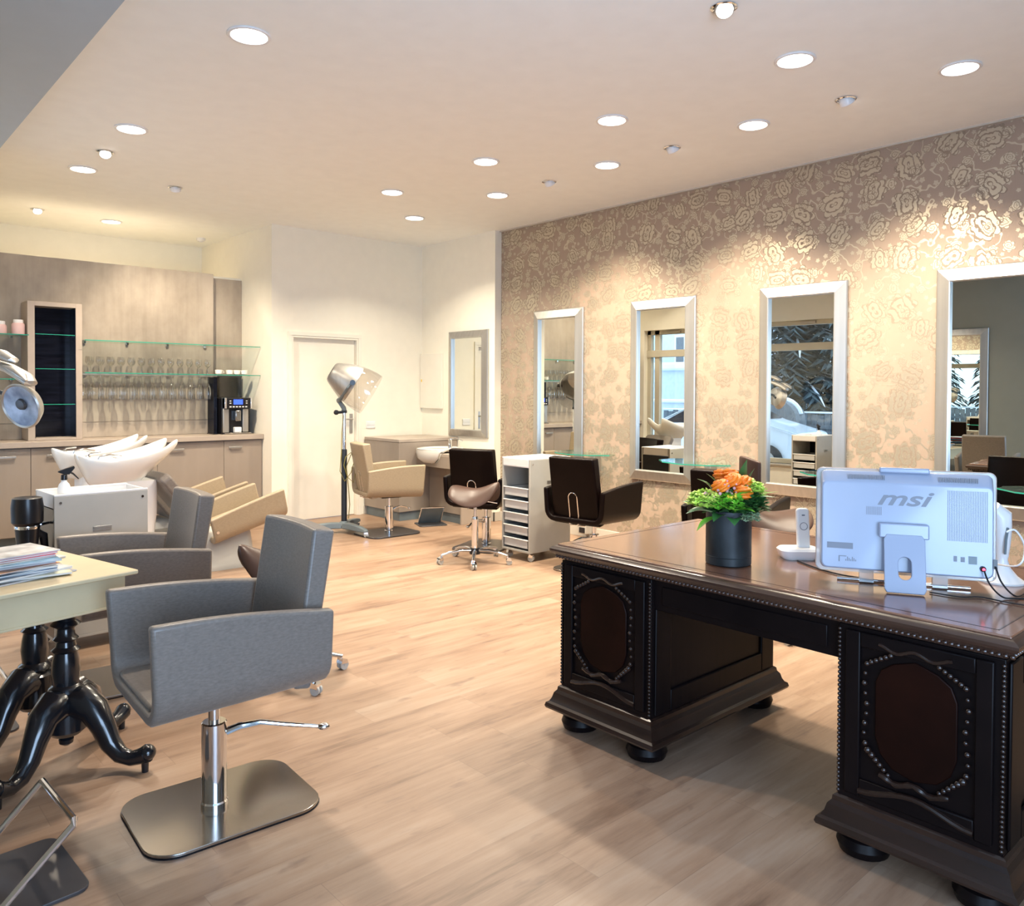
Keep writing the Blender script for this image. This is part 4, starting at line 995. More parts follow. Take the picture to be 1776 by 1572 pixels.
# ------------------------------------------------------------------ drawer trolleys
def trolley(label, loc, rz, trays=6, hgt=0.855):
    # local: drawers face -x, length 0.48 along x, width 0.36 along y
    t = thing('drawer_trolley', label, 'trolley', loc, rz, 'grey salon trolleys')
    L, W = 0.48, 0.35
    for s_ in (-1, 1):
        yy = s_ * (W / 2 - 0.009)
        o = B().box(-L / 2, L / 2, yy - 0.009, yy + 0.009, 0.085, hgt - 0.01).mk('side_panel', 'trolley', t, bevel=0.003)
        for xx in (-L / 2 + .03, L / 2 - .03): B().lathe([(0.008, 0), (0.007, 0.003)], mtx=T((xx, yy + s_ * 0.009, hgt - 0.045), rx=-90 * s_), n=12).mk('screw', 'chrome', o)
        B().box(-0.045, 0.05, yy + s_ * 0.009, yy + s_ * 0.014, 0.655, 0.668).box(-0.045, 0.05, yy + s_ * 0.009, yy + s_ * 0.012, 0.640, 0.655).mk('side_rail', 'silver', o, bevel=0.002)
    B().box(-L / 2, L / 2, -W / 2, W / 2, 0.07, 0.088).mk('bottom_shelf', 'trolley', t, bevel=0.003)
    B().box(L / 2 - 0.012, L / 2, -W / 2 + 0.018, W / 2 - 0.018, 0.088, hgt - 0.08).mk('back_panel', 'black', t)
    b = B(); b.box(-L / 2, L / 2, -W / 2 + .018, W / 2 - .018, hgt - .075, hgt - .069)
    b.box(-L / 2 - .003, -L / 2 + .006, -W / 2 + .018, W / 2 - .018, hgt - .069, hgt - .005).box(L / 2 - .008, L / 2, -W / 2 + .018, W / 2 - .018, hgt - .069, hgt)
    for s_ in (-1, 1): yy = s_ * (W / 2 - .023); b.box(-L / 2, L / 2, yy - .005, yy + .005, hgt - .069, hgt)
    b.box(-L / 2, L / 2, -W / 2, W / 2, hgt - .012, hgt - .008) if False else None
    b.mk('top_tray', 'white', t, bevel=0.002)
    for s_ in (-1, 1):
        a0, a1 = sorted((s_ * W / 2, s_ * (W / 2 - .03))); B().box(-L / 2, L / 2, a0, a1, hgt - .010, hgt).mk('top_rim', 'white', t, bevel=0.002)
    for i in range(trays):
        z0 = 0.105 + i * 0.107
        if i == trays - 1: continue
        o = B(); o.box(-L / 2 + .004, L / 2 - .02, -W / 2 + .03, W / 2 - .03, z0, z0 + .003)
        for s_ in (-1, 1): yy = s_ * (W / 2 - .032); o.box(-L / 2 + .004, L / 2 - .02, yy - .0015, yy + .0015, z0, z0 + .068)
        o.box(-L / 2 + .004, -L / 2 + .007, -W / 2 + .03, W / 2 - .03, z0, z0 + .068).box(L / 2 - .023, L / 2 - .02, -W / 2 + .03, W / 2 - .03, z0, z0 + .068)
        o = o.mk('drawer', 'clearplastic', t)
        B().box(-L / 2 - .006, -L / 2 + .010, -W / 2 + .022, W / 2 - .022, z0 + .066, z0 + .076).mk('drawer_lip', 'white', o, bevel=0.003)
        B().box(-L / 2 + .02, L / 2 - .02, -W / 2 + .018, -W / 2 + .022, z0 + .066, z0 + .07).box(-L / 2 + .02, L / 2 - .02, W / 2 - .022, W / 2 - .018, z0 + .066, z0 + .07).mk('runner', 'black', o)
    for sx in (-1, 1):
        for sy in (-1, 1): castor(t, sx * (L / 2 - .04), sy * (W / 2 - .04), 40 * sx + 20 * sy, 0.026, ztop=0.07)
    return t
def topthings(bx, by, z, rz): pass
trolley('grey drawer trolley with clear trays in front of the leftmost wallpaper mirror', (4.715, 4.93, 0), 0)
trolley('grey trolley on the left, its plain side panel facing the camera', (1.23, 4.915, 0), 183)
# tray contents
def small(nm, label, cat, m, b, group=None): return tag(b.mk(nm, m, bevel=0.001), label, cat, group)
TT = 0.855 - 0.0685
# spray bottle
t = thing('spray_bottle', 'spray bottle with black trigger head standing on the left trolley', 'bottle', (1.085, 4.90, TT), 0)
B().lathe([(0.030, 0), (0.034, 0.004), (0.034, 0.08), (0.026, 0.105), (0.014, 0.12), (0.014, 0.13)], n=22).mk('bottle', 'white', t)
mt = T(rz=0)
hd = B().cyl((0, 0, 0.128), (0, 0, 0.158), 0.017, 0.015).prism([(-0.030, 0.172), (0.0, 0.158), (0.025, 0.158), (0.052, 0.192), (0.048, 0.206), (-0.030, 0.178)], -0.012, 0.012, 'y')
hd = hd.mk('spray_head', 'black', t, bevel=0.003)
B().tube([(0.022, 0, 0.175), (0.045, 0, 0.160), (0.072, 0, 0.130)], [0.006, 0.005, 0.003], 8).mk('trigger', 'black', t)
def scissors(loc, rz, label, m='chrome'):
    t = thing('scissors', label, 'scissors', loc, rz, 'scissors and combs on the trolleys')
    for s_ in (-1, 1):
        o = B().prism([(0.0, 0.004 * s_), (0.09, 0.0), (0.0, -0.004 * s_), (-0.03, -0.012 * s_), (-0.03, -0.006 * s_)], 0.001 + .0015 * (s_ > 0), 0.0024 + .0015 * (s_ > 0)).mk('blade', m, t)
        B().tube([(-0.045 + 0.014 * cos(a), -s_ * 0.016 + 0.011 * sin(a), 0.003) for a in [2 * pi * i / 14 for i in range(14)]], 0.0025, 6, closed=True).mk('finger_ring', 'black', o)
scissors((1.21, 4.90, TT + .001), 20, 'scissors lying on the left trolley nearest the spray bottle')
scissors((1.30, 4.88, TT + .001), -30, 'scissors lying in the middle of the left trolley top')
scissors((4.75, 4.90, TT + .001), 80, 'scissors on top of the drawer trolley by the wallpaper mirror')
def comb(loc, rz, label):
    b = B().box(-0.09, 0.09, 0.006, 0.014, 0, 0.0025)
    for i in range(34): b.box(-0.088 + i * .0052, -0.0855 + i * .0052, -0.012, 0.006, 0, 0.0022)
    o = b.mk('hair_comb', 'black'); o.location = loc; o.rotation_euler = (0, 0, radians(rz)); tag(o, label, 'comb', 'scissors and combs on the trolleys')
comb_ = comb
def hcomb(loc, rz, label): comb(loc, rz, label)
hcomb((1.37, 4.97, TT + .001), 15, 'black comb lying at the far end of the left trolley top')
hcomb((4.83, 4.95, TT + .001), 60, 'black comb on top of the drawer trolley by the wallpaper mirror')
t = thing('hair_dryer', 'black hair dryer hanging in a holder on the left trolley', 'hair dryer', (0.885, 4.78, 0.0), 0)
B().lathe([(0.030, 0.44), (0.052, 0.47), (0.050, 0.60), (0.058, 0.685)], n=24).mk('dryer_body', 'black', t)
B().lathe([(0.0585, 0.686), (0.060, 0.694), (0.0585, 0.702)], n=24).mk('chrome_ring', 'chrome', t)
B().lathe([(0.060, 0.704), (0.074, 0.72), (0.076, 0.80), (0.070, 0.845), (0.055, 0.850)], n=24).mk('air_intake', 'black', t)
B().tube([(0.045, 0.0, 0.66), (0.075, 0.01, 0.64), (0.085, 0.02, 0.56), (0.083, 0.02, 0.48)], [0.020, 0.022, 0.018, 0.016], 14).mk('handle', 'black', t)
B().tube([(0.062, 0, 0.70), (0.085, 0.02, 0.70), (0.105, 0.04, 0.70)], 0.008, 8).mk('holder_arm', 'chrome', t)

# ------------------------------------------------------------------ taupe counter wall at the back left
tag(B().box(XB + .002, 3.32, 8.50, 8.655, 0.946, 2.655).box(XB + .002, 3.32, 8.494, 8.5, 1.095, 1.098).mk('wall_panel', 'panel', bevel=0.003), 'large mottled taupe panel behind the glass shelves, up to the white ledge', 'wall panel')
tag(B().box(3.325, 3.688, 8.63, 8.658, 0.946, 2.63).mk('wall_panel', 'panel', bevel=0.002), 'narrow recessed taupe panel behind the coffee machine', 'wall panel')
tag(B().box(XB + .002, 3.688, 8.064, 8.655, 0.893, 0.944).mk('worktop', 'laminate_top', bevel=0.003), 'long taupe worktop running along the back left wall', 'worktop')
edges = [1.055, 1.53, 1.90, 2.61, 3.27, 3.683]
cn = ['counter cabinet under the pink jars at the left edge', 'narrow counter cabinet under the black niche', 'counter cabinet behind the white washbasins', 'counter cabinet below the hanging glasses', 'end counter cabinet under the coffee machine']
hx = [1.345, 1.72, 2.25, 2.79, 3.385]
for i, (a, c) in enumerate(zip(edges, edges[1:])):
    t = thing('counter_cabinet', 'taupe ' + cn[i], 'cabinet', ((a + c) / 2, 8.10, 0), 0, 'taupe counter cabinets'); h = (c - a) / 2
    B().box(-h + .001, h - .001, 0.02, 0.53, 0.10, 0.891).mk('body', 'laminate', t)
    B().box(-h + .001, h - .001, 0.06, 0.10, 0.0, 0.10).mk('plinth', 'greyplastic', t)
    d = B().box(-h + .002, h - .002, 0.0, 0.019, 0.105, 0.882).mk('door', 'laminate', t, bevel=0.001)
    x = hx[i] - (a + c) / 2
    B().box(x - 0.07, x + 0.07, -0.026, -0.016, 0.805, 0.825).box(x - .062, x - .052, -0.02, 0, 0.805, 0.82).box(x + .052, x + .062, -0.02, 0, 0.805, 0.82).mk('handle', 'silver', d, bevel=0.002)
# niche cabinet
t = thing('niche_cabinet', 'upright taupe cabinet with a tall black niche and small glass shelves', 'cabinet', (1.755, 8.22, 0.945), 0)
b = B(); F = 1.262
b.box(-0.222, -0.165, 0, 0.28, 0, F).box(0.168, 0.222, 0, 0.28, 0, F).box(-0.165, 0.168, 0, 0.28, 0, 0.022).box(-0.165, 0.168, 0, 0.28, F - 0.040, F)
b.mk('carcass', 'laminate_top', t, bevel=0.002)
B().box(-0.165, 0.168, 0.20, 0.28, 0.022, F - .04).box(-0.1645, -0.160, 0.003, 0.2, .022, F - .04).box(0.163, 0.1675, 0.003, 0.2, .022, F - .04).mk('black_lining', 'blackglass', t)
for z in (0.325, 0.65, 0.965):
    o = B().box(-0.160, 0.163, 0.01, 0.20, z, z + .006).mk('niche_shelf', 'sheet', t, smooth=False)
    B().box(-0.160, 0.163, 0.009, 0.010, z, z + .006).mk('shelf_edge', 'sheetedge', o)
# glass shelves
for (x0, x1, z, lb) in ((1.98, 3.685, 1.872, 'upper long green-edged glass shelf on the taupe panel'), (1.98, 3.685, 1.568, 'lower long green-edged glass shelf carrying wine glasses'), (XB + .01, 1.53, 1.895, 'green-edged glass shelf with the pink jars at the left edge'), (XB + .01, 1.53, 1.50, 'lower green-edged glass shelf left of the black niche')):
    t = thing('wall_shelf', lb, 'shelf', ((x0 + x1) / 2, 8.14, z), 0, 'glass wall shelves'); h = (x1 - x0) / 2
    B().box(-h, h, 0.001, 0.358, -0.004, 0.004).mk('glass_plate', 'sheet', t, smooth=False)
    B().box(-h, h, 0.0, 0.001, -0.004, 0.004).mk('glass_edge', 'sheetedge', t)
    for k in range(5 if h > .8 else 3):
        x = -h + 0.08 + k * (2 * h - 0.16) / (4 if h > .8 else 2)
        if x + (x0 + x1) / 2 > 3.3: continue
        B().box(x - .012, x + .012, 0.33, 0.359, -0.016, 0.012).mk('shelf_clamp', 'chrome', t, bevel=0.002)
# wine glasses standing, flutes hanging
def glassware(name, label, prof, loc, grp, cat='glass'):
    t = thing(name, label, cat, loc, 0, grp)
    B().lathe([p for p in prof], n=20, cap0=False, cap1=False).mk('bowl', 'thinglass', t)
    return t
wp = [(0.028, 0.0005), (0.026, 0.003), (0.004, 0.006), (0.003, 0.06), (0.006, 0.07), (0.022, 0.085), (0.031, 0.105), (0.029, 0.13), (0.024, 0.155)]
fp = [(0.026, -0.001), (0.004, -0.006), (0.003, -0.07), (0.010, -0.085), (0.021, -0.11), (0.027, -0.15), (0.026, -0.20), (0.022, -0.235)]
def slender(name, prof, parts, loc, label, grp):
    t = thing(name, label, 'glass', loc, 0, grp)
    k = parts
    B().lathe(prof[:k], n=18, cap0=True, cap1=False).mk('stem', 'thinglass', t)
    B().lathe(prof[k - 1:], n=18, cap0=False, cap1=False).mk('bowl', 'thinglass', t)
    return t
g0 = slender('wine_glass', wp, 5, (2.05, 8.30, 1.573), 'clear stemmed glass standing on the lower glass shelf', 'wine glasses standing on the lower glass shelf')
f0 = slender('champagne_flute', fp, 4, (2.06, 8.30, 1.549), 'clear flute hanging upside down below the lower glass shelf', 'flutes hanging under the lower glass shelf')
random.seed(21)
for i in range(13):
    if i: dup(g0, (2.05 + i * 0.094, 8.30, 1.573))
    dup(g0, (2.09 + i * 0.094, 8.40, 1.573))
    if i: dup(f0, (2.06 + i * 0.094, 8.30, 1.549))
    dup(f0, (2.03 + i * 0.094, 8.42, 1.549))
t = thing('glass_rack', 'slim metal rail under the lower shelf that the flutes hang from', 'rack', (2.60, 8.30, 1.5545))
B().box(-0.60, 0.68, -0.004, 0.004, -0.004, 0.0085).mk('front_rail', 'silver', t)
B().box(-0.60, 0.68, 0.096, 0.104, -0.004, 0.0085).mk('rear_rail', 'silver', t)
# cups on the shelf over the coffee machine
c0 = thing('coffee_cup', 'small white cup standing on the glass shelf above the coffee machine', 'cup', (3.28, 8.26, 1.5725), 0, 'white cups above the coffee machine')
B().lathe([(0.02, 0), (0.034, 0.01), (0.038, 0.05), (0.036, 0.051), (0.032, 0.012), (0.0, 0.008)], n=24, cap1=False).mk('cup', 'ceramic', c0)
B().tube([(0.034, 0, 0.04), (0.052, 0, 0.038), (0.055, 0, 0.022), (0.034, 0, 0.016)], 0.004, 8).mk('handle', 'ceramic', c0)
for x in (3.40, 3.48, 3.56): dup(c0, (x, 8.27, 1.5725), 30)
# pink jars
for i, (x, s_) in enumerate(((1.33, 'left'), (1.47, 'right'))):
    t = thing('cosmetic_jar', 'pale pink jar on the glass shelf at the left edge, the %s one' % s_, 'jar', (x, 8.27, 1.8995), 0, 'pale pink jars')
    B().lathe([(0.048, 0), (0.052, 0.006), (0.052, 0.07 + .02 * i), (0.044, 0.085 + .02 * i)], n=24).mk('jar', 'pink', t)
    B().lathe([(0.040, 0.085 + .02 * i), (0.040, 0.112 + .02 * i), (0.037, 0.115 + .02 * i)], n=24).mk('lid', 'white', t)
# coffee machine
t = thing('coffee_machine', 'black and steel coffee machine with a blue display on the worktop', 'coffee machine', (3.455, 8.17, 0.9445), 0)
B().box(-0.155, 0.155, 0.06, 0.40, 0.0, 0.385).mk('housing', 'black', t, bevel=0.008)
B().box(-0.145, 0.145, 0.0, 0.07, 0.0, 0.018).mk('drip_tray', 'steel', t, bevel=0.004)
B().box(-0.150, -0.085, 0.035, 0.06, 0.02, 0.27).mk('front_panel', 'silver', t, bevel=0.006); B().box(0.060, 0.125, 0.035, 0.06, 0.02, 0.27).mk('front_panel', 'silver', t, bevel=0.006)
p = B().box(-0.150, 0.145, -0.005, 0.06, 0.272, 0.385).mk('control_panel', 'black', t, bevel=0.006)
B().box(-0.055, 0.045, -0.0065, -0.0045, 0.315, 0.368).mk('display', 'screen', p)
B().box(-0.150, -0.128, -0.008, 0.06, 0.272, 0.385).box(0.130, 0.147, -0.008, 0.06, 0.272, 0.385).mk('side_trim', 'chrome', p, bevel=0.003)
for i in range(6): B().box(-0.098 + i * .034, -0.078 + i * .034, -0.008, -0.0045, 0.285, 0.297).mk('button', 'white', p)
for x in (-0.098, 0.078):
    for z in (0.325, 0.348): B().box(x, x + .018, -0.008, -0.0045, z, z + .008).mk('button', 'white', p)
B().box(-0.030, 0.030, 0.0, 0.06, 0.14, 0.255).mk('spout', 'steel', t, bevel=0.008)
B().box(-0.035, 0.040, 0.01, 0.06, 0.018, 0.075).mk('cup_platform', 'white', t, bevel=0.006)
M['smoke2'] = clear('smoked_clear_plastic', (0.42, 0.40, 0.37), 0.5)
t = thing('bean_container', 'tall smoked clear container standing behind the coffee machine', 'container', (3.47, 8.575, 0.9445), 0)
B().box(-0.165, 0.19, -0.002, 0.045, 0.0, 0.622).mk('body', 'smoke2', t, smooth=False); B().box(-0.17, 0.195, -0.006, 0.049, 0.612, 0.6225).mk('lid', 'darksteel', t, bevel=0.002)
t = thing('display_panel', 'black upright glossy panel at the left of the coffee machine', 'panel', (3.262, 8.30, 0.9445), 0)
B().box(-0.018, 0.018, 0.0, 0.17, 0, 0.60).mk('panel', 'blackglass', t, bevel=0.002); B().box(-0.024, 0.024, -0.006, 0.176, 0, 0.008).mk('base', 'black', t)

# ------------------------------------------------------------------ backwash units
def backwash(label, y, blabel=None):
    t = thing('backwash_unit', label, 'washing chair', (2.62, y, 0), 0, 'backwash units')
    # pedestal
    B().rings([[(x, yy, z) for x, yy in rrect(-0.95 + a, 0.18 - a * 1.5, -0.17 + a * .5, 0.17 - a * .5, 0.08)] for a, z in ((0, 0), (0, 0.04), (0.03, 0.06), (0.05, 0.30), (0.10, 0.33))]).mk('pedestal', 'trolley', t, ang=50)
    B().rings([[(x, yy, z) for x, yy in rrect(-0.98 + a, -0.62 - a, -0.13 + a * .5, 0.13 - a * .5, 0.06)] for a, z in ((0.02, 0.30), (0, 0.5), (0.0, 0.74))]).mk('basin_column', 'white', t, ang=50)
    # reclined seat shell
    s = B(); shell(s, x0=-0.32, x1=0.30, hw=0.285, hf=0.235, hb=0.21, th=0.045, rise=0.0)
    mt = T((0.07, 0, 0.305), ry=-16)
    for v in s.bm.verts: v.co = mt @ v.co
    s.mk('seat_shell', 'tan', t, bevel=0.012, seg=3)
    s = B().prism(rrect(-0.25, 0.27, -0.225, 0.225, 0.05), 0.05, 0.10, 'z', mt); s.mk('seat', 'tan', t, bevel=0.016, seg=3)
    # reclined back
    bt = T((-0.28, 0, 0.36), ry=-38)
    B().prism([(a, z) for a, z in rrect(-0.225, 0.225, 0.0, 0.53, 0.05)], -0.05, 0.03, 'x', bt).mk('backrest', 'taupe', t, bevel=0.016, seg=3)
    B().cyl((-0.24, -0.292, 0.32), (-0.24, -0.285, 0.32), 0.012, n=14).mk('side_screw', 'chrome', t)
    # ceramic basin
    N = 56
    def rimz(c): return 0.900 + 0.150 * max(0.0, (c + 0.55) / 1.55) ** 1.8
    def ring(sc_, dz, lip=0.0, cx=0.0, horn=True):
        R = []
        for i in range(N):
            a = 2 * pi * i / N; c, s_ = cos(a), sin(a)
            px = 0.355 * (abs(c) ** 0.85) * (1 if c > 0 else -1); py = 0.235 * (abs(s_) ** 0.75) * (1 if s_ > 0 else -1)
            z = rimz(c)
            if horn:
                notch = max(0.0, 1 - (abs(py) / 0.115) ** 2) * max(0.0, c) ** 3 if c > 0 else 0.0
                z -= 0.125 * notch; px -= 0.12 * notch
                z += 0.045 * max(0, -c) ** 4
            zz = z + dz
            R.append((px * sc_ + cx, py * sc_, zz))
        return R
    def flat(sc_, z, cx):
        R = []
        for i in range(N):
            a = 2 * pi * i / N; R.append((0.34 * cos(a) * sc_ + cx, 0.23 * sin(a) * sc_, z))
        return R
    r_o = ring(1.0, 0); r_top = ring(0.985, 0.012); r_i = ring(0.90, 0.004)
    def mixr(A, Bq, f, bul=0.0): return [tuple(p * (1 - f) + q * f for p, q in zip(u, v)) for u, v in zip(A, Bq)]
    fo = flat(0.50, 0.715, -0.10); fi = flat(0.42, 0.80, -0.08)
    rings = [flat(0.02, 0.700, -0.10), flat(0.40, 0.703, -0.10), fo, mixr(fo, ring(0.97, -0.05), 0.62), ring(0.985, -0.045), r_o, r_top, r_i, mixr(r_i, fi, 0.45), mixr(r_i, fi, 0.8), fi, flat(0.2, 0.785, -0.08), flat(0.02, 0.783, -0.08)]
    b = B(); b.rings(rings)
    for v in b.bm.verts: v.co.x += -0.80
    b.mk('ceramic_basin', 'ceramic', t, sub=1, ang=80)
    B().lathe([(0.028, 0.797), (0.028, 0.802), (0.010, 0.804)], (-0.88, 0, 0), 20).mk('drain', 'chrome', t)
    B().lathe([(0.026, 0.86), (0.026, 0.92), (0.018, 0.93)], (-1.06, 0.06, 0), 20).mk('mixer_tap', 'chrome', t)
    B().tube([(-1.06, 0.06, 0.925), (-1.04, 0.06, 0.945), (-0.97, 0.05, 0.950)], 0.006, 8).mk('tap_lever', 'chrome', t)
    B().tube([(-1.03, -0.06, 0.88), (-1.01, -0.06, 0.925), (-0.94, -0.05, 0.935), (-0.86, -0.04, 0.915)], [0.010, 0.010, 0.012, 0.016], 10).mk('hand_shower', 'chrome', t)
    return t
backwash('white ceramic backwash basin with a tan reclined seat, the nearer of the two', 6.30)
backwash('white ceramic backwash basin with a tan reclined seat, the farther of the two', 7.00)

# ------------------------------------------------------------------ hood dryer
t = thing('hood_dryer', 'silver hood dryer with clear visor on a dark wheeled stand', 'hair dryer', (4.03, 6.98, 0), 0)
B().lathe([(0.055, 0.06), (0.060, 0.075), (0.050, 0.10), (0.030, 0.115)], n=24).mk('hub', 'greyplastic', t)
for k, a in enumerate((-88, 158, 38)):
    ca, sa = cos(radians(a)), sin(radians(a)); L = 0.38
    mt = T(rz=a)
    o = B().rings([[tuple(mt @ Vector((x, y, z))) for y, z in ((-w_, z0), (w_, z0), (w_ * .8, z1), (-w_ * .8, z1))] for x, w_, z0, z1 in ((0.03, 0.055, 0.045, 0.10), (0.12, 0.042, 0.045, 0.105), (0.30, 0.030, 0.045, 0.095), (L, 0.028, 0.048, 0.080), (L + .02, 0.020, 0.05, 0.072))]).mk('leg', 'greyplastic', t, bevel=0.008)
    castor(o, (L - .01) * ca, (L - .01) * sa, a + 60, 0.023)
B().lathe([(0.028, 0.10), (0.028, 0.82), (0.025, 0.83)], n=20).mk('lower_pole', 'blackmetal', t)
B().lathe([(0.0185, 0.82), (0.0185, 1.20)], n=20).mk('upper_pole', 'chrome', t)
B().tube([(0.0, 0, 1.19), (0, 0, 1.215)], 0.028, 14).tube([(0.0, 0.0, 1.20), (-0.05, 0.03, 1.195)], 0.014, 10).ball((-0.065, 0.042, 1.195), 0.026, 12).mk('height_clamp', 'blackmetal', t)
# orientation frame for the hood: axis from crown (upper left) to the opening (lower right, towards the sitter)
RR = Vector((0.743, -0.668, 0)); FF = Vector((0.668, 0.743, 0)); UU = Vector((0, 0, 1))
ax = (RR * 0.80 - UU * 0.50 + FF * 0.22).normalized(); cc = RR * 0.075 + FF * -0.02 + UU * 1.487
ux = ax.cross(Vector((0, 0, 1))).normalized(); uy = ax.cross(ux)
HM = Matrix(((ux.x, uy.x, ax.x, cc.x), (ux.y, uy.y, ax.y, cc.y), (ux.z, uy.z, ax.z, cc.z), (0, 0, 0, 1))) @ Matrix.Scale(1.18, 4)
B().lathe([(0.0, -0.192), (0.075, -0.190), (0.086, -0.180), (0.092, -0.172), (0.128, -0.10), (0.158, -0.03), (0.168, 0.02), (0.163, 0.024), (0.150, -0.03), (0.118, -0.11), (0.0, -0.15)], n=40, mtx=HM, cap0=False, cap1=False).mk('hood', 'silver', t, ang=30)
B().lathe([(0.070, -0.1935), (0.030, -0.194), (0.0, -0.194)], n=30, mtx=HM, cap0=False, cap1=False).mk('crown_vent', 'greyplastic', t)
B().lathe([(0.166, 0.015), (0.178, 0.07), (0.185, 0.14), (0.182, 0.19)], n=40, mtx=HM, cap0=False, cap1=False).mk('visor', 'visor', t)
def hp(x, y, z): return HM @ Vector((x, y, z))
fork0 = -RR * 0.055 + UU * 1.315
for s_ in (-1, 1):
    B().tube([fork0, hp(s_ * 0.11, 0.165, -0.05) if False else (Vector(fork0) * 0.5 + hp(s_ * 0.16, 0.10, -0.03) * 0.5) - UU * 0.025, hp(s_ * 0.180, 0.05, -0.015), hp(s_ * 0.182, 0.0, -0.005)], [0.024, 0.017, 0.013, 0.013], 12).mk('yoke_arm', 'greyplastic', t)
    B().cyl(hp(s_ * 0.155, 0, -0.005), hp(s_ * 0.205, 0, -0.005), 0.022, 0.026, 18).mk('pivot_knob', 'black', t)
B().tube([(0, 0, 1.20), UU * 1.24 - RR * 0.005, UU * 1.29 - RR * 0.04, fork0], [0.026, 0.024, 0.021, 0.026], 14).mk('neck', 'greyplastic', t)
o = tag(B().tube([(3.985 + 0.02, 6.95, 1.17), (3.975, 6.93, 1.0), (3.97, 6.93, 0.80), (3.95, 6.92, 0.62), (3.99, 6.90, 0.52), (4.06, 6.90, 0.60), (4.10, 6.90, 0.72), (4.06, 6.90, 0.80), (4.0, 6.90, 0.76), (3.98, 6.90, 0.68), (4.02, 6.90, 0.56), (4.09, 6.90, 0.50), (4.12, 6.90, 0.62), (4.11, 6.90, 0.75), (4.06, 6.90, 0.78), (4.02, 6.92, 0.66), (4.05, 6.93, 0.45), (4.07, 6.94, 0.28), (4.055, 6.94, 0.14)], 0.004, 6).mk('power_cable', 'yellowcable'), 'thin olive cable coiled on the hood dryer stand', 'cable')
cord('power_cable', 'black cable on the floor from the hood dryer stand to the chair plate', [(4.05, 6.80, 0.006), (4.12, 6.62, 0.006), (4.16, 6.50, 0.006), (4.20, 6.44, 0.006)], 0.005)

# ------------------------------------------------------------------ processor lamp with three heads (left edge)
t = thing('hair_processor', 'silver swivel hair processor lamp with oval heads at the left edge', 'hair processor', (0.76, 6.00, 0), 0)
R0, F0 = RR, FF; RR = Vector((0.47, -0.88, 0)) * 1.33; FF = Vector((0.88, 0.47, 0))
for k in range(5):
    a = radians(20 + 72 * k)
    o = B().tube([(0, 0, 0.09), (0.15 * cos(a), 0.15 * sin(a), 0.085), (0.30 * cos(a), 0.30 * sin(a), 0.068)], [0.022, 0.018, 0.013], 12, flat=0.7).mk('leg', 'silver', t)
    castor(o, 0.29 * cos(a), 0.29 * sin(a), math.degrees(a) + 40)
B().lathe([(0.05, 0.06), (0.05, 0.10), (0.03, 0.12)], n=24).mk('hub', 'blackmetal', t)
B().lathe([(0.020, 0.11), (0.020, 1.50)], n=18).mk('pole', 'chrome', t)
B().ball((0, 0, 1.53), 0.055, 18, (1, 1, 0.8)).mk('swivel_joint', 'silver', t)
def prochead(par, pts, rs, nm, flat=0.55): return B().tube([RR * p[0] + FF * p[1] + UU * p[2] for p in pts], rs, 18, flat=flat).mk(nm, 'silver', par)
prochead(t, [(-0.02, 0, 1.56), (0.06, 0.0, 1.625), (0.17, -0.02, 1.650), (0.30, -0.04, 1.625), (0.385, -0.05, 1.585), (0.40, -0.05, 1.573)], [0.03, 0.045, 0.052, 0.048, 0.034, 0.006], 'upper_arm')
o = prochead(t, [(0.0, 0.02, 1.50), (0.10, 0.0, 1.562), (0.22, -0.02, 1.575), (0.34, -0.03, 1.54), (0.455, -0.05, 1.485), (0.50, -0.06, 1.448), (0.505, -0.06, 1.44)], [0.03, 0.040, 0.045, 0.050, 0.055, 0.040, 0.010], 'middle_arm')
prochead(o, [(0.36, -0.085, 1.555), (0.43, -0.10, 1.532), (0.49, -0.11, 1.495), (0.52, -0.11, 1.465)], [0.01, 0.034, 0.034, 0.008], 'end_cap', 0.5)
dc = RR * 0.42 - FF * 0.03 + UU * 1.315
dn = (-F0 * 0.92 + R0 * -0.25 - UU * 0.28).normalized(); dx = dn.cross(UU).normalized(); dy = dn.cross(dx)
DM = Matrix(((dx.x, dy.x, dn.x, dc.x), (dx.y, dy.y, dn.y, dc.y), (dx.z, dy.z, dn.z, dc.z), (0, 0, 0, 1)))
def meshgrille():
    m, tt, p = new('radiant_mesh_grille')
    v, x, y, z = xyz(tt)
    a = noise(tt, v, 9.0, 3)
    tt.links.new(ramp(tt, a, [(0.35, (0.16, 0.19, 0.26)), (0.65, (0.50, 0.56, 0.68))]), p.inputs['Base Color'])
    setp(p, Metallic=0.7, Roughness=0.35)
    bump(tt, p, (x * 900.0).sin() * (z * 900.0).sin(), 0.4, 0.001)
    return m
M['grille'] = meshgrille()
o = B().lathe([(0.05, -0.07), (0.11, -0.045), (0.136, 0.0), (0.140, 0.012), (0.132, 0.020), (0.124, 0.012)], n=40, mtx=DM, cap1=False).mk('radiant_dish', 'silver', t)
B().lathe([(0.126, 0.012), (0.06, 0.002), (0.0, 0.0)], n=40, mtx=DM, cap0=False, cap1=False).mk('grille', 'grille', o)
B().lathe([(0.036, 0.004), (0.030, 0.018), (0.0, 0.022)], n=24, mtx=DM @ T((0.0, -0.01, 0)), cap0=False, cap1=False).mk('burner_cap', 'darksteel', o)
B().tube([RR * 0.02 + UU * 1.50, RR * 0.10 + FF * 0.02 + UU * 1.42, RR * 0.32 - FF * 0.0 + UU * 1.38, DM @ Vector((0, 0, -0.06))], [0.016, 0.014, 0.013, 0.02], 10).mk('dish_arm', 'blackmetal', t)
dc = RR * 0.05 - FF * 0.30 + UU * 1.36
DM = Matrix(((dx.x, dy.x, dn.x, dc.x), (dx.y, dy.y, dn.y, dc.y), (dx.z, dy.z, dn.z, dc.z), (0, 0, 0, 1)))
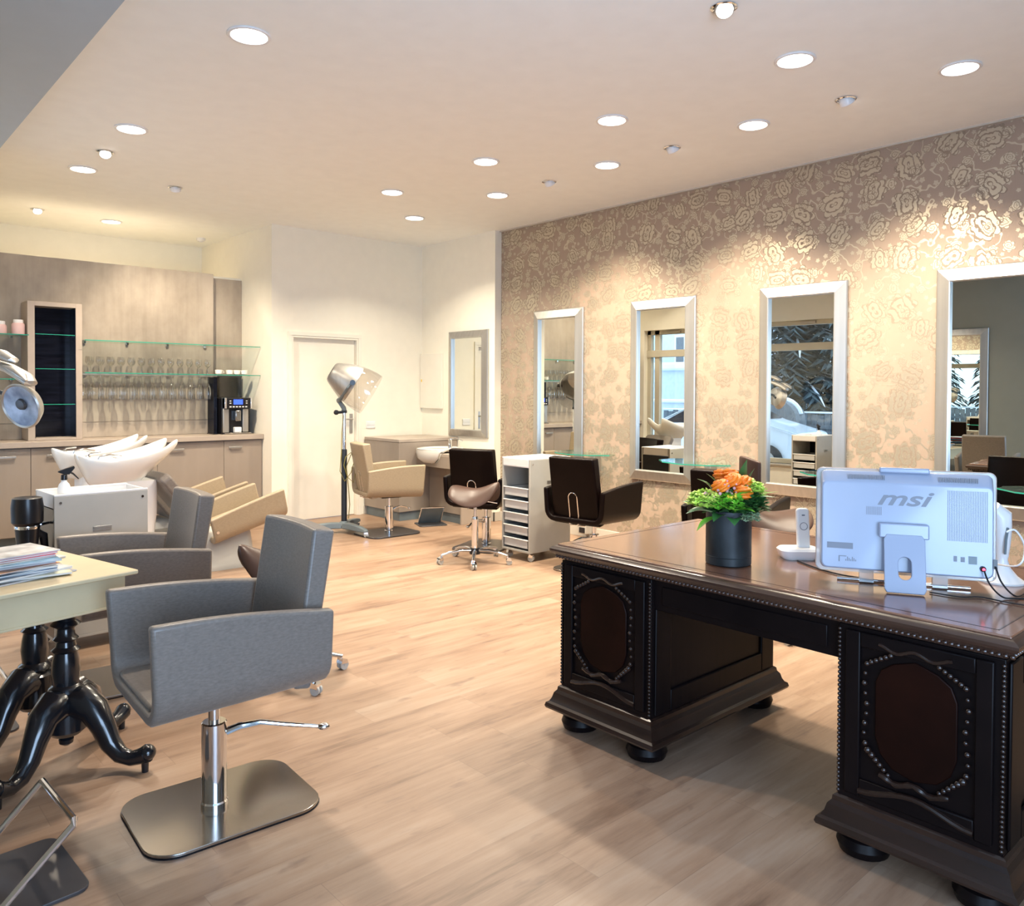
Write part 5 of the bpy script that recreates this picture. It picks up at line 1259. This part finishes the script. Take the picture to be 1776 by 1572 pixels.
o = B().lathe([(0.05, -0.07), (0.11, -0.045), (0.136, 0.0), (0.140, 0.012), (0.132, 0.020), (0.124, 0.012)], n=40, mtx=DM, cap1=False).mk('radiant_dish', 'silver', t)
B().lathe([(0.126, 0.012), (0.06, 0.002), (0.0, 0.0)], n=40, mtx=DM, cap0=False, cap1=False).mk('grille', 'grille', o)
B().tube([UU * 1.50, UU * 1.42 - RR * 0.05, DM @ Vector((0, 0, -0.06))], [0.016, 0.014, 0.02], 10).mk('dish_arm', 'blackmetal', t)

# ------------------------------------------------------------------ alcove furniture
t = thing('side_cabinet', 'square taupe cabinet standing in the back right corner', 'cabinet', (4.80, 7.16, 0), 0)
B().box(0.002, 0.795, 0.003, 0.70, 0.10, 0.852).mk('body', 'laminate', t, bevel=0.002); B().box(0.0, 0.80, 0.0, 0.70, 0.855, 0.886).mk('top', 'laminate_top', t, bevel=0.002)
B().box(0.03, 0.795, 0.03, 0.70, 0.0, 0.10).mk('plinth', 'greyplastic', t)
t = thing('basin_cabinet', 'taupe basin cabinet with an overhanging apron and side panel', 'cabinet', (5.02, 6.555, 0), 0)
B().box(0.0, 0.575, 0.0, 0.60, 0.722, 0.752).mk('top', 'laminate_top', t, bevel=0.002)
B().box(0.0, 0.575, 0.004, 0.60, 0.60, 0.722).mk('apron', 'laminate', t, bevel=0.002)
B().box(0.16, 0.575, 0.0, 0.022, 0.0, 0.60).mk('side_panel', 'laminate_top', t, bevel=0.002)
for a, c in ((0.024, 0.30), (0.302, 0.598)): B().box(0.18, 0.20, a, c, 0.10, 0.60).mk('door', 'laminate', t, bevel=0.002)
B().box(0.20, 0.57, 0.024, 0.598, 0.10, 0.60).mk('body', 'laminate', t); B().box(0.20, 0.57, 0.024, 0.598, 0.0, 0.10).mk('plinth', 'greyplastic', t)
t = thing('wash_basin', 'round white ceramic washbasin jutting over the front of the basin cabinet', 'washbasin', (5.17, 6.915, 0.7525), 0)
N = 40
def br(rx, ry, z, cx=0.0, pw=1.0): return [(cx + rx * cos(2 * pi * i / N), ry * sin(2 * pi * i / N), z) for i in range(N)]
B().rings([br(.14, .15, 0.0, 0.10), br(.20, .20, 0.004, 0.08), br(.262, .225, 0.032, 0.0), br(.272, .232, 0.042, 0.0), br(.262, .224, 0.050, 0.0), br(.22, .185, 0.040, 0.0), br(.12, .12, 0.020, 0.03), br(.01, .01, 0.016, 0.03)]).mk('rim', 'ceramic', t, sub=1, ang=80)
b = B(); b.rings([br(.05, .05, -0.115, -0.10), br(.11, .13, -0.105, -0.10), br(.155, .19, -0.06, -0.10), br(.17, .222, 0.0, -0.092), br(.178, .225, 0.034, -0.086)])
for v in b.bm.verts:
    if v.co.x > -0.152 and v.co.z < 0.001: v.co.x = -0.152
b.mk('bowl', 'ceramic', t, ang=70)
t = thing('basin_tap', 'chrome mixer tap with a curved spout behind the small basin', 'tap', (5.37, 6.80, 0.7525), 0)
B().lathe([(0.024, 0), (0.022, 0.01), (0.020, 0.09), (0.022, 0.12), (0.012, 0.13)], (-0.02, 0.18, 0), 20).mk('tap_body', 'chrome', t)
B().tube([(-0.02, 0.18, 0.10), (-0.07, 0.12, 0.125), (-0.11, 0.07, 0.110), (-0.13, 0.05, 0.085)], 0.009, 10).mk('spout', 'chrome', t)
B().tube([(-0.02, 0.18, 0.13), (0.03, 0.10, 0.135), (0.05, 0.04, 0.11)], [0.008, 0.006, 0.005], 8).mk('lever', 'chrome', t)
B().lathe([(0.020, 0), (0.018, 0.012), (0.006, 0.03)], (0.06, -0.02, 0), 16).mk('shower_rest', 'darksteel', t)
t = thing('fuse_box', 'flat white fuse box cover on the wall of the alcove', 'fuse box', (5.61, 7.66, 1.53), 0)
B().box(-0.03, -0.001, -0.21, 0.21, -0.325, 0.325).mk('cover', 'door', t, bevel=0.003); B().box(-0.034, -0.03, 0.175, 0.19, -0.01, 0.02).mk('latch', 'yellow', t)
t = thing('wall_switch', 'small white wall plate between the door and the taupe cabinet', 'switch', (4.89, 7.88, 1.02), 0)
B().box(-0.06, 0.06, -0.010, 0, -0.04, 0.04).mk('plate', 'white', t, bevel=0.003); B().box(-0.05, 0.05, -0.013, -0.010, -0.004, 0.03).mk('rocker', 'white', t, bevel=0.002)
t = thing('power_box', 'small grey power box with a dark window, low on the papered wall', 'socket box', (XR - 0.068, 5.20, 0.05), 0)
B().box(-0.05, 0.067, -0.055, 0.055, 0.0, 0.21).mk('housing', 'trolley', t, bevel=0.006); B().box(-0.052, -0.049, -0.036, 0.036, 0.11, 0.18).mk('window', 'blackglass', t); B().box(-0.054, -0.049, -0.036, 0.036, 0.01, 0.06).mk('lower_socket', 'black', t)
tag(B().box(4.975, 5.105, 5.42, 5.55, 0.0, 0.11).mk('carton', 'purpletip', bevel=0.003), 'small pale carton on the floor between the dark chair and drawer trolley', 'box')

# ------------------------------------------------------------------ street outside, seen in the mirrors
GZ = -0.25
struct(B().box(-40, -1.35, -15, 60, GZ - 0.2, GZ).mk('floor_street', 'snow', smooth=False))
def conifer(x, y, h, r, label, seed):
    random.seed(seed)
    t = thing('conifer_tree', label, 'tree', (x, y, GZ), 0, 'dark snowy conifers outside')
    B().tube([(0, 0, 0), (0.05, 0, h * .5), (0, 0, h * .97)], [0.16, 0.11, 0.03], 10).mk('trunk', 'bark', t)
    b = B(); sn = B(); n = 420
    for i in range(n):
        f = (i + .5) / n; z = h * (0.10 + 0.88 * f); L = r * (1 - f) ** 0.75 + 0.15; a = i * 2.39996 + random.uniform(-.3, .3); dr = -0.18 - .25 * (1 - f)
        p = Vector((cos(a), sin(a), 0)); q = Vector((-sin(a), cos(a), 0)); wd_ = L * 0.13
        for sgn in (0, 1):
            zz = z - 0.06 * sgn; c_ = [p * 0.05, p * L * .35 + q * wd_ * .7, p * L * .75 + q * wd_ * .55, p * L, p * L * .75 - q * wd_ * .55, p * L * .35 - q * wd_ * .7]
            d_ = [0, .1, .55, 1, .55, .1]
            for k in range(9):
                u0 = 0.12 + 0.098 * k; sd = 1 if (k + sgn) % 2 else -1; ln = L * 0.30 * (1.15 - u0)
                a0 = p * L * u0; a1 = p * L * (u0 + .10); tp = p * L * (u0 + .16) + q * sd * (ln + 0.05)
                vs = [b.bm.verts.new((v.x, v.y, zz + dr * L * dd - dz_)) for v, dd, dz_ in ((a0, u0, 0), (a1, u0 + .1, 0), (tp, u0 + .16, 0.10 + 0.05 * sgn))]
                b.face(vs)
        if i % 5 == 0:
            pts = [p * L * u + q * 0.05 * sin(u * 5) + Vector((0, 0, z + dr * L * u * u + 0.035)) for u in (.3, .55, .8, .97)]
            sn.tube(pts, [0.02, 0.035, 0.03, 0.01], 6, flat=0.6)
    b.mk('needle_boughs', 'conifer', t, smooth=False); sn.mk('snow_caps', 'snow', t)
conifer(-8.6, 9.7, 9, 2.1, 'dark conifer outside, left one in the third mirror reflection', 1)
conifer(-13.3, 10.1, 11, 2.2, 'dark conifer outside, right one in the third mirror reflection', 2)
conifer(-11.0, 5.2, 10, 2.2, 'dark conifer outside, farther back in the mirror reflections', 3)
# pale house
t = thing('house', 'pale blue-grey house across the street, seen reflected in the second mirror', 'house', (-13.0, 20.5, GZ), 0)
B().box(-6, 0, -6.0, 5.0, 0, 7.5).mk('wall', 'house', t); B().prism([(-6.5, 7.5), (0.5, 7.5), (-3, 10)], -6.5, 5.5, 'y').mk('roof', 'snow', t)
for wy in (-3.9, -1.2, 2.2):
    for wz in (2.2, 4.9):
        o = B().box(0.0, 0.06, wy - .62, wy + .62, wz, wz + 1.55).mk('window', 'white', t)
        for k in range(3): B().box(0.06, 0.075, wy - .54 + k * .38, wy - .54 + k * .38 + .32, wz + .1, wz + 1.45).mk('pane', 'fence', o)
t = thing('garage', 'low pale garage with a snowy roof in front of the house, seen in the mirror', 'garage', (-10.2, 17.6, GZ), 0)
B().box(-2.4, 0, -5, 3.2, 0, 2.35).mk('wall', 'house', t); B().box(-2.6, 0.2, -5.2, 3.4, 2.35, 2.62).mk('snowy_roof', 'snow', t, bevel=0.08)
t = thing('garden_wall', 'low rendered wall capped with snow across the street, seen in the mirror', 'wall', (-7.4, 15.0, GZ), 0)
B().box(-0.15, 0.15, -2.2, 6, 0, 1.35).mk('wall', 'house', t); B().box(-0.22, 0.22, -2.25, 6.05, 1.35, 1.45).mk('snow_cap', 'snow', t, bevel=0.03)
t = thing('fence', 'dark weathered board fence with snow on top behind the white car', 'fence', (-6.0, 9.4, GZ), 0)
b = B()
for i in range(44): b.box(-0.012, 0.012, -3.3 + i * .15, -3.3 + i * .15 + .135, 0.05, 1.15 + 0.02 * ((i * 7) % 3))
b.mk('boards', 'fence', t); B().box(0.012, 0.05, -3.3, 3.3, 0.25, 0.33).box(0.012, 0.05, -3.3, 3.3, 0.85, 0.93).mk('rails', 'fence', t)
B().box(-0.04, 0.05, -3.3, 3.3, 1.19, 1.23).mk('snow_cap', 'snow', t, bevel=0.015)
t = thing('post_box', 'arched grey box with snow on its top by the fence, seen in the mirror', 'box', (-5.45, 8.6, GZ), 0)
pr = [(-0.42, 0), (0.42, 0), (0.42, 1.05)] + [(0.42 * cos(pi * i / 12), 1.05 + 0.42 * sin(pi * i / 12)) for i in range(1, 12)] + [(-0.42, 1.05)]
B().prism(pr, -0.25, 0.25, 'x').mk('box', 'fence', t)
B().tube([(0, 0.43 * cos(pi * i / 12), 1.07 + 0.43 * sin(pi * i / 12)) for i in range(1, 12)], 0.06, 8, flat=.9).mk('snow_cap', 'snow', t)
def car(loc, rz, label):
    t = thing('car', label, 'car', loc, rz, 'cars parked outside')
    prof = [(-2.05, 0.35), (-2.1, 0.62), (-2.0, 0.88), (-1.55, 0.98), (-0.75, 1.38), (0.35, 1.45), (1.1, 1.10), (1.95, 0.86), (2.1, 0.62), (2.05, 0.32)]
    def inset(w_, k): return [(x * (1 - .03 * k), -w_ if False else 0, z) for x, z in prof]
    secs = [(-0.80, 0.88), (-0.84, 1.0), (0.84, 1.0), (0.80, 0.88)]
    rings = []
    for yy, s_ in ((-0.78, 0.95), (-0.84, 0.99), (-0.5, 1.02), (0.5, 1.02), (0.84, 0.99), (0.78, 0.95)):
        rings.append([(x, yy * (0.80 if z > 1.2 else 1.0), 0.3 + (z - 0.3) * s_) for x, z in prof])
    B().rings(rings).mk('body', 'carpaint', t, bevel=0.03)
    B().prism([(-1.35, 1.00), (-0.74, 1.31), (0.32, 1.37), (0.95, 1.05)], -0.80, 0.80, 'y').mk('side_window', 'blackglass', t, bevel=0.01)
    B().prism([(0.45, 1.42), (1.10, 1.12), (1.11, 1.14), (0.46, 1.44)], -0.60, 0.60, 'y').mk('windscreen', 'blackglass', t)
    for x in (-1.3, 1.32):
        for yy in (-0.86, 0.68):
            o = B().cyl((x, yy, 0.32), (x, yy + .18, 0.32), 0.32, n=28).mk('wheel', 'tyre', t); B().cyl((x, yy - .01, 0.32), (x, yy + .19, 0.32), 0.19, n=20).mk('rim', 'silver', o)
    B().box(2.02, 2.09, -0.72, -0.45, 0.66, 0.78).mk('headlight', 'chrome', t); B().box(2.02, 2.09, 0.45, 0.72, 0.66, 0.78).mk('headlight', 'chrome', t)
car((-3.7, 9.15, GZ), -96, 'white car parked outside, seen reflected in the third mirror')
car((-4.2, 14.4, GZ), -88, 'white car parked farther up the street, seen reflected in the second mirror')
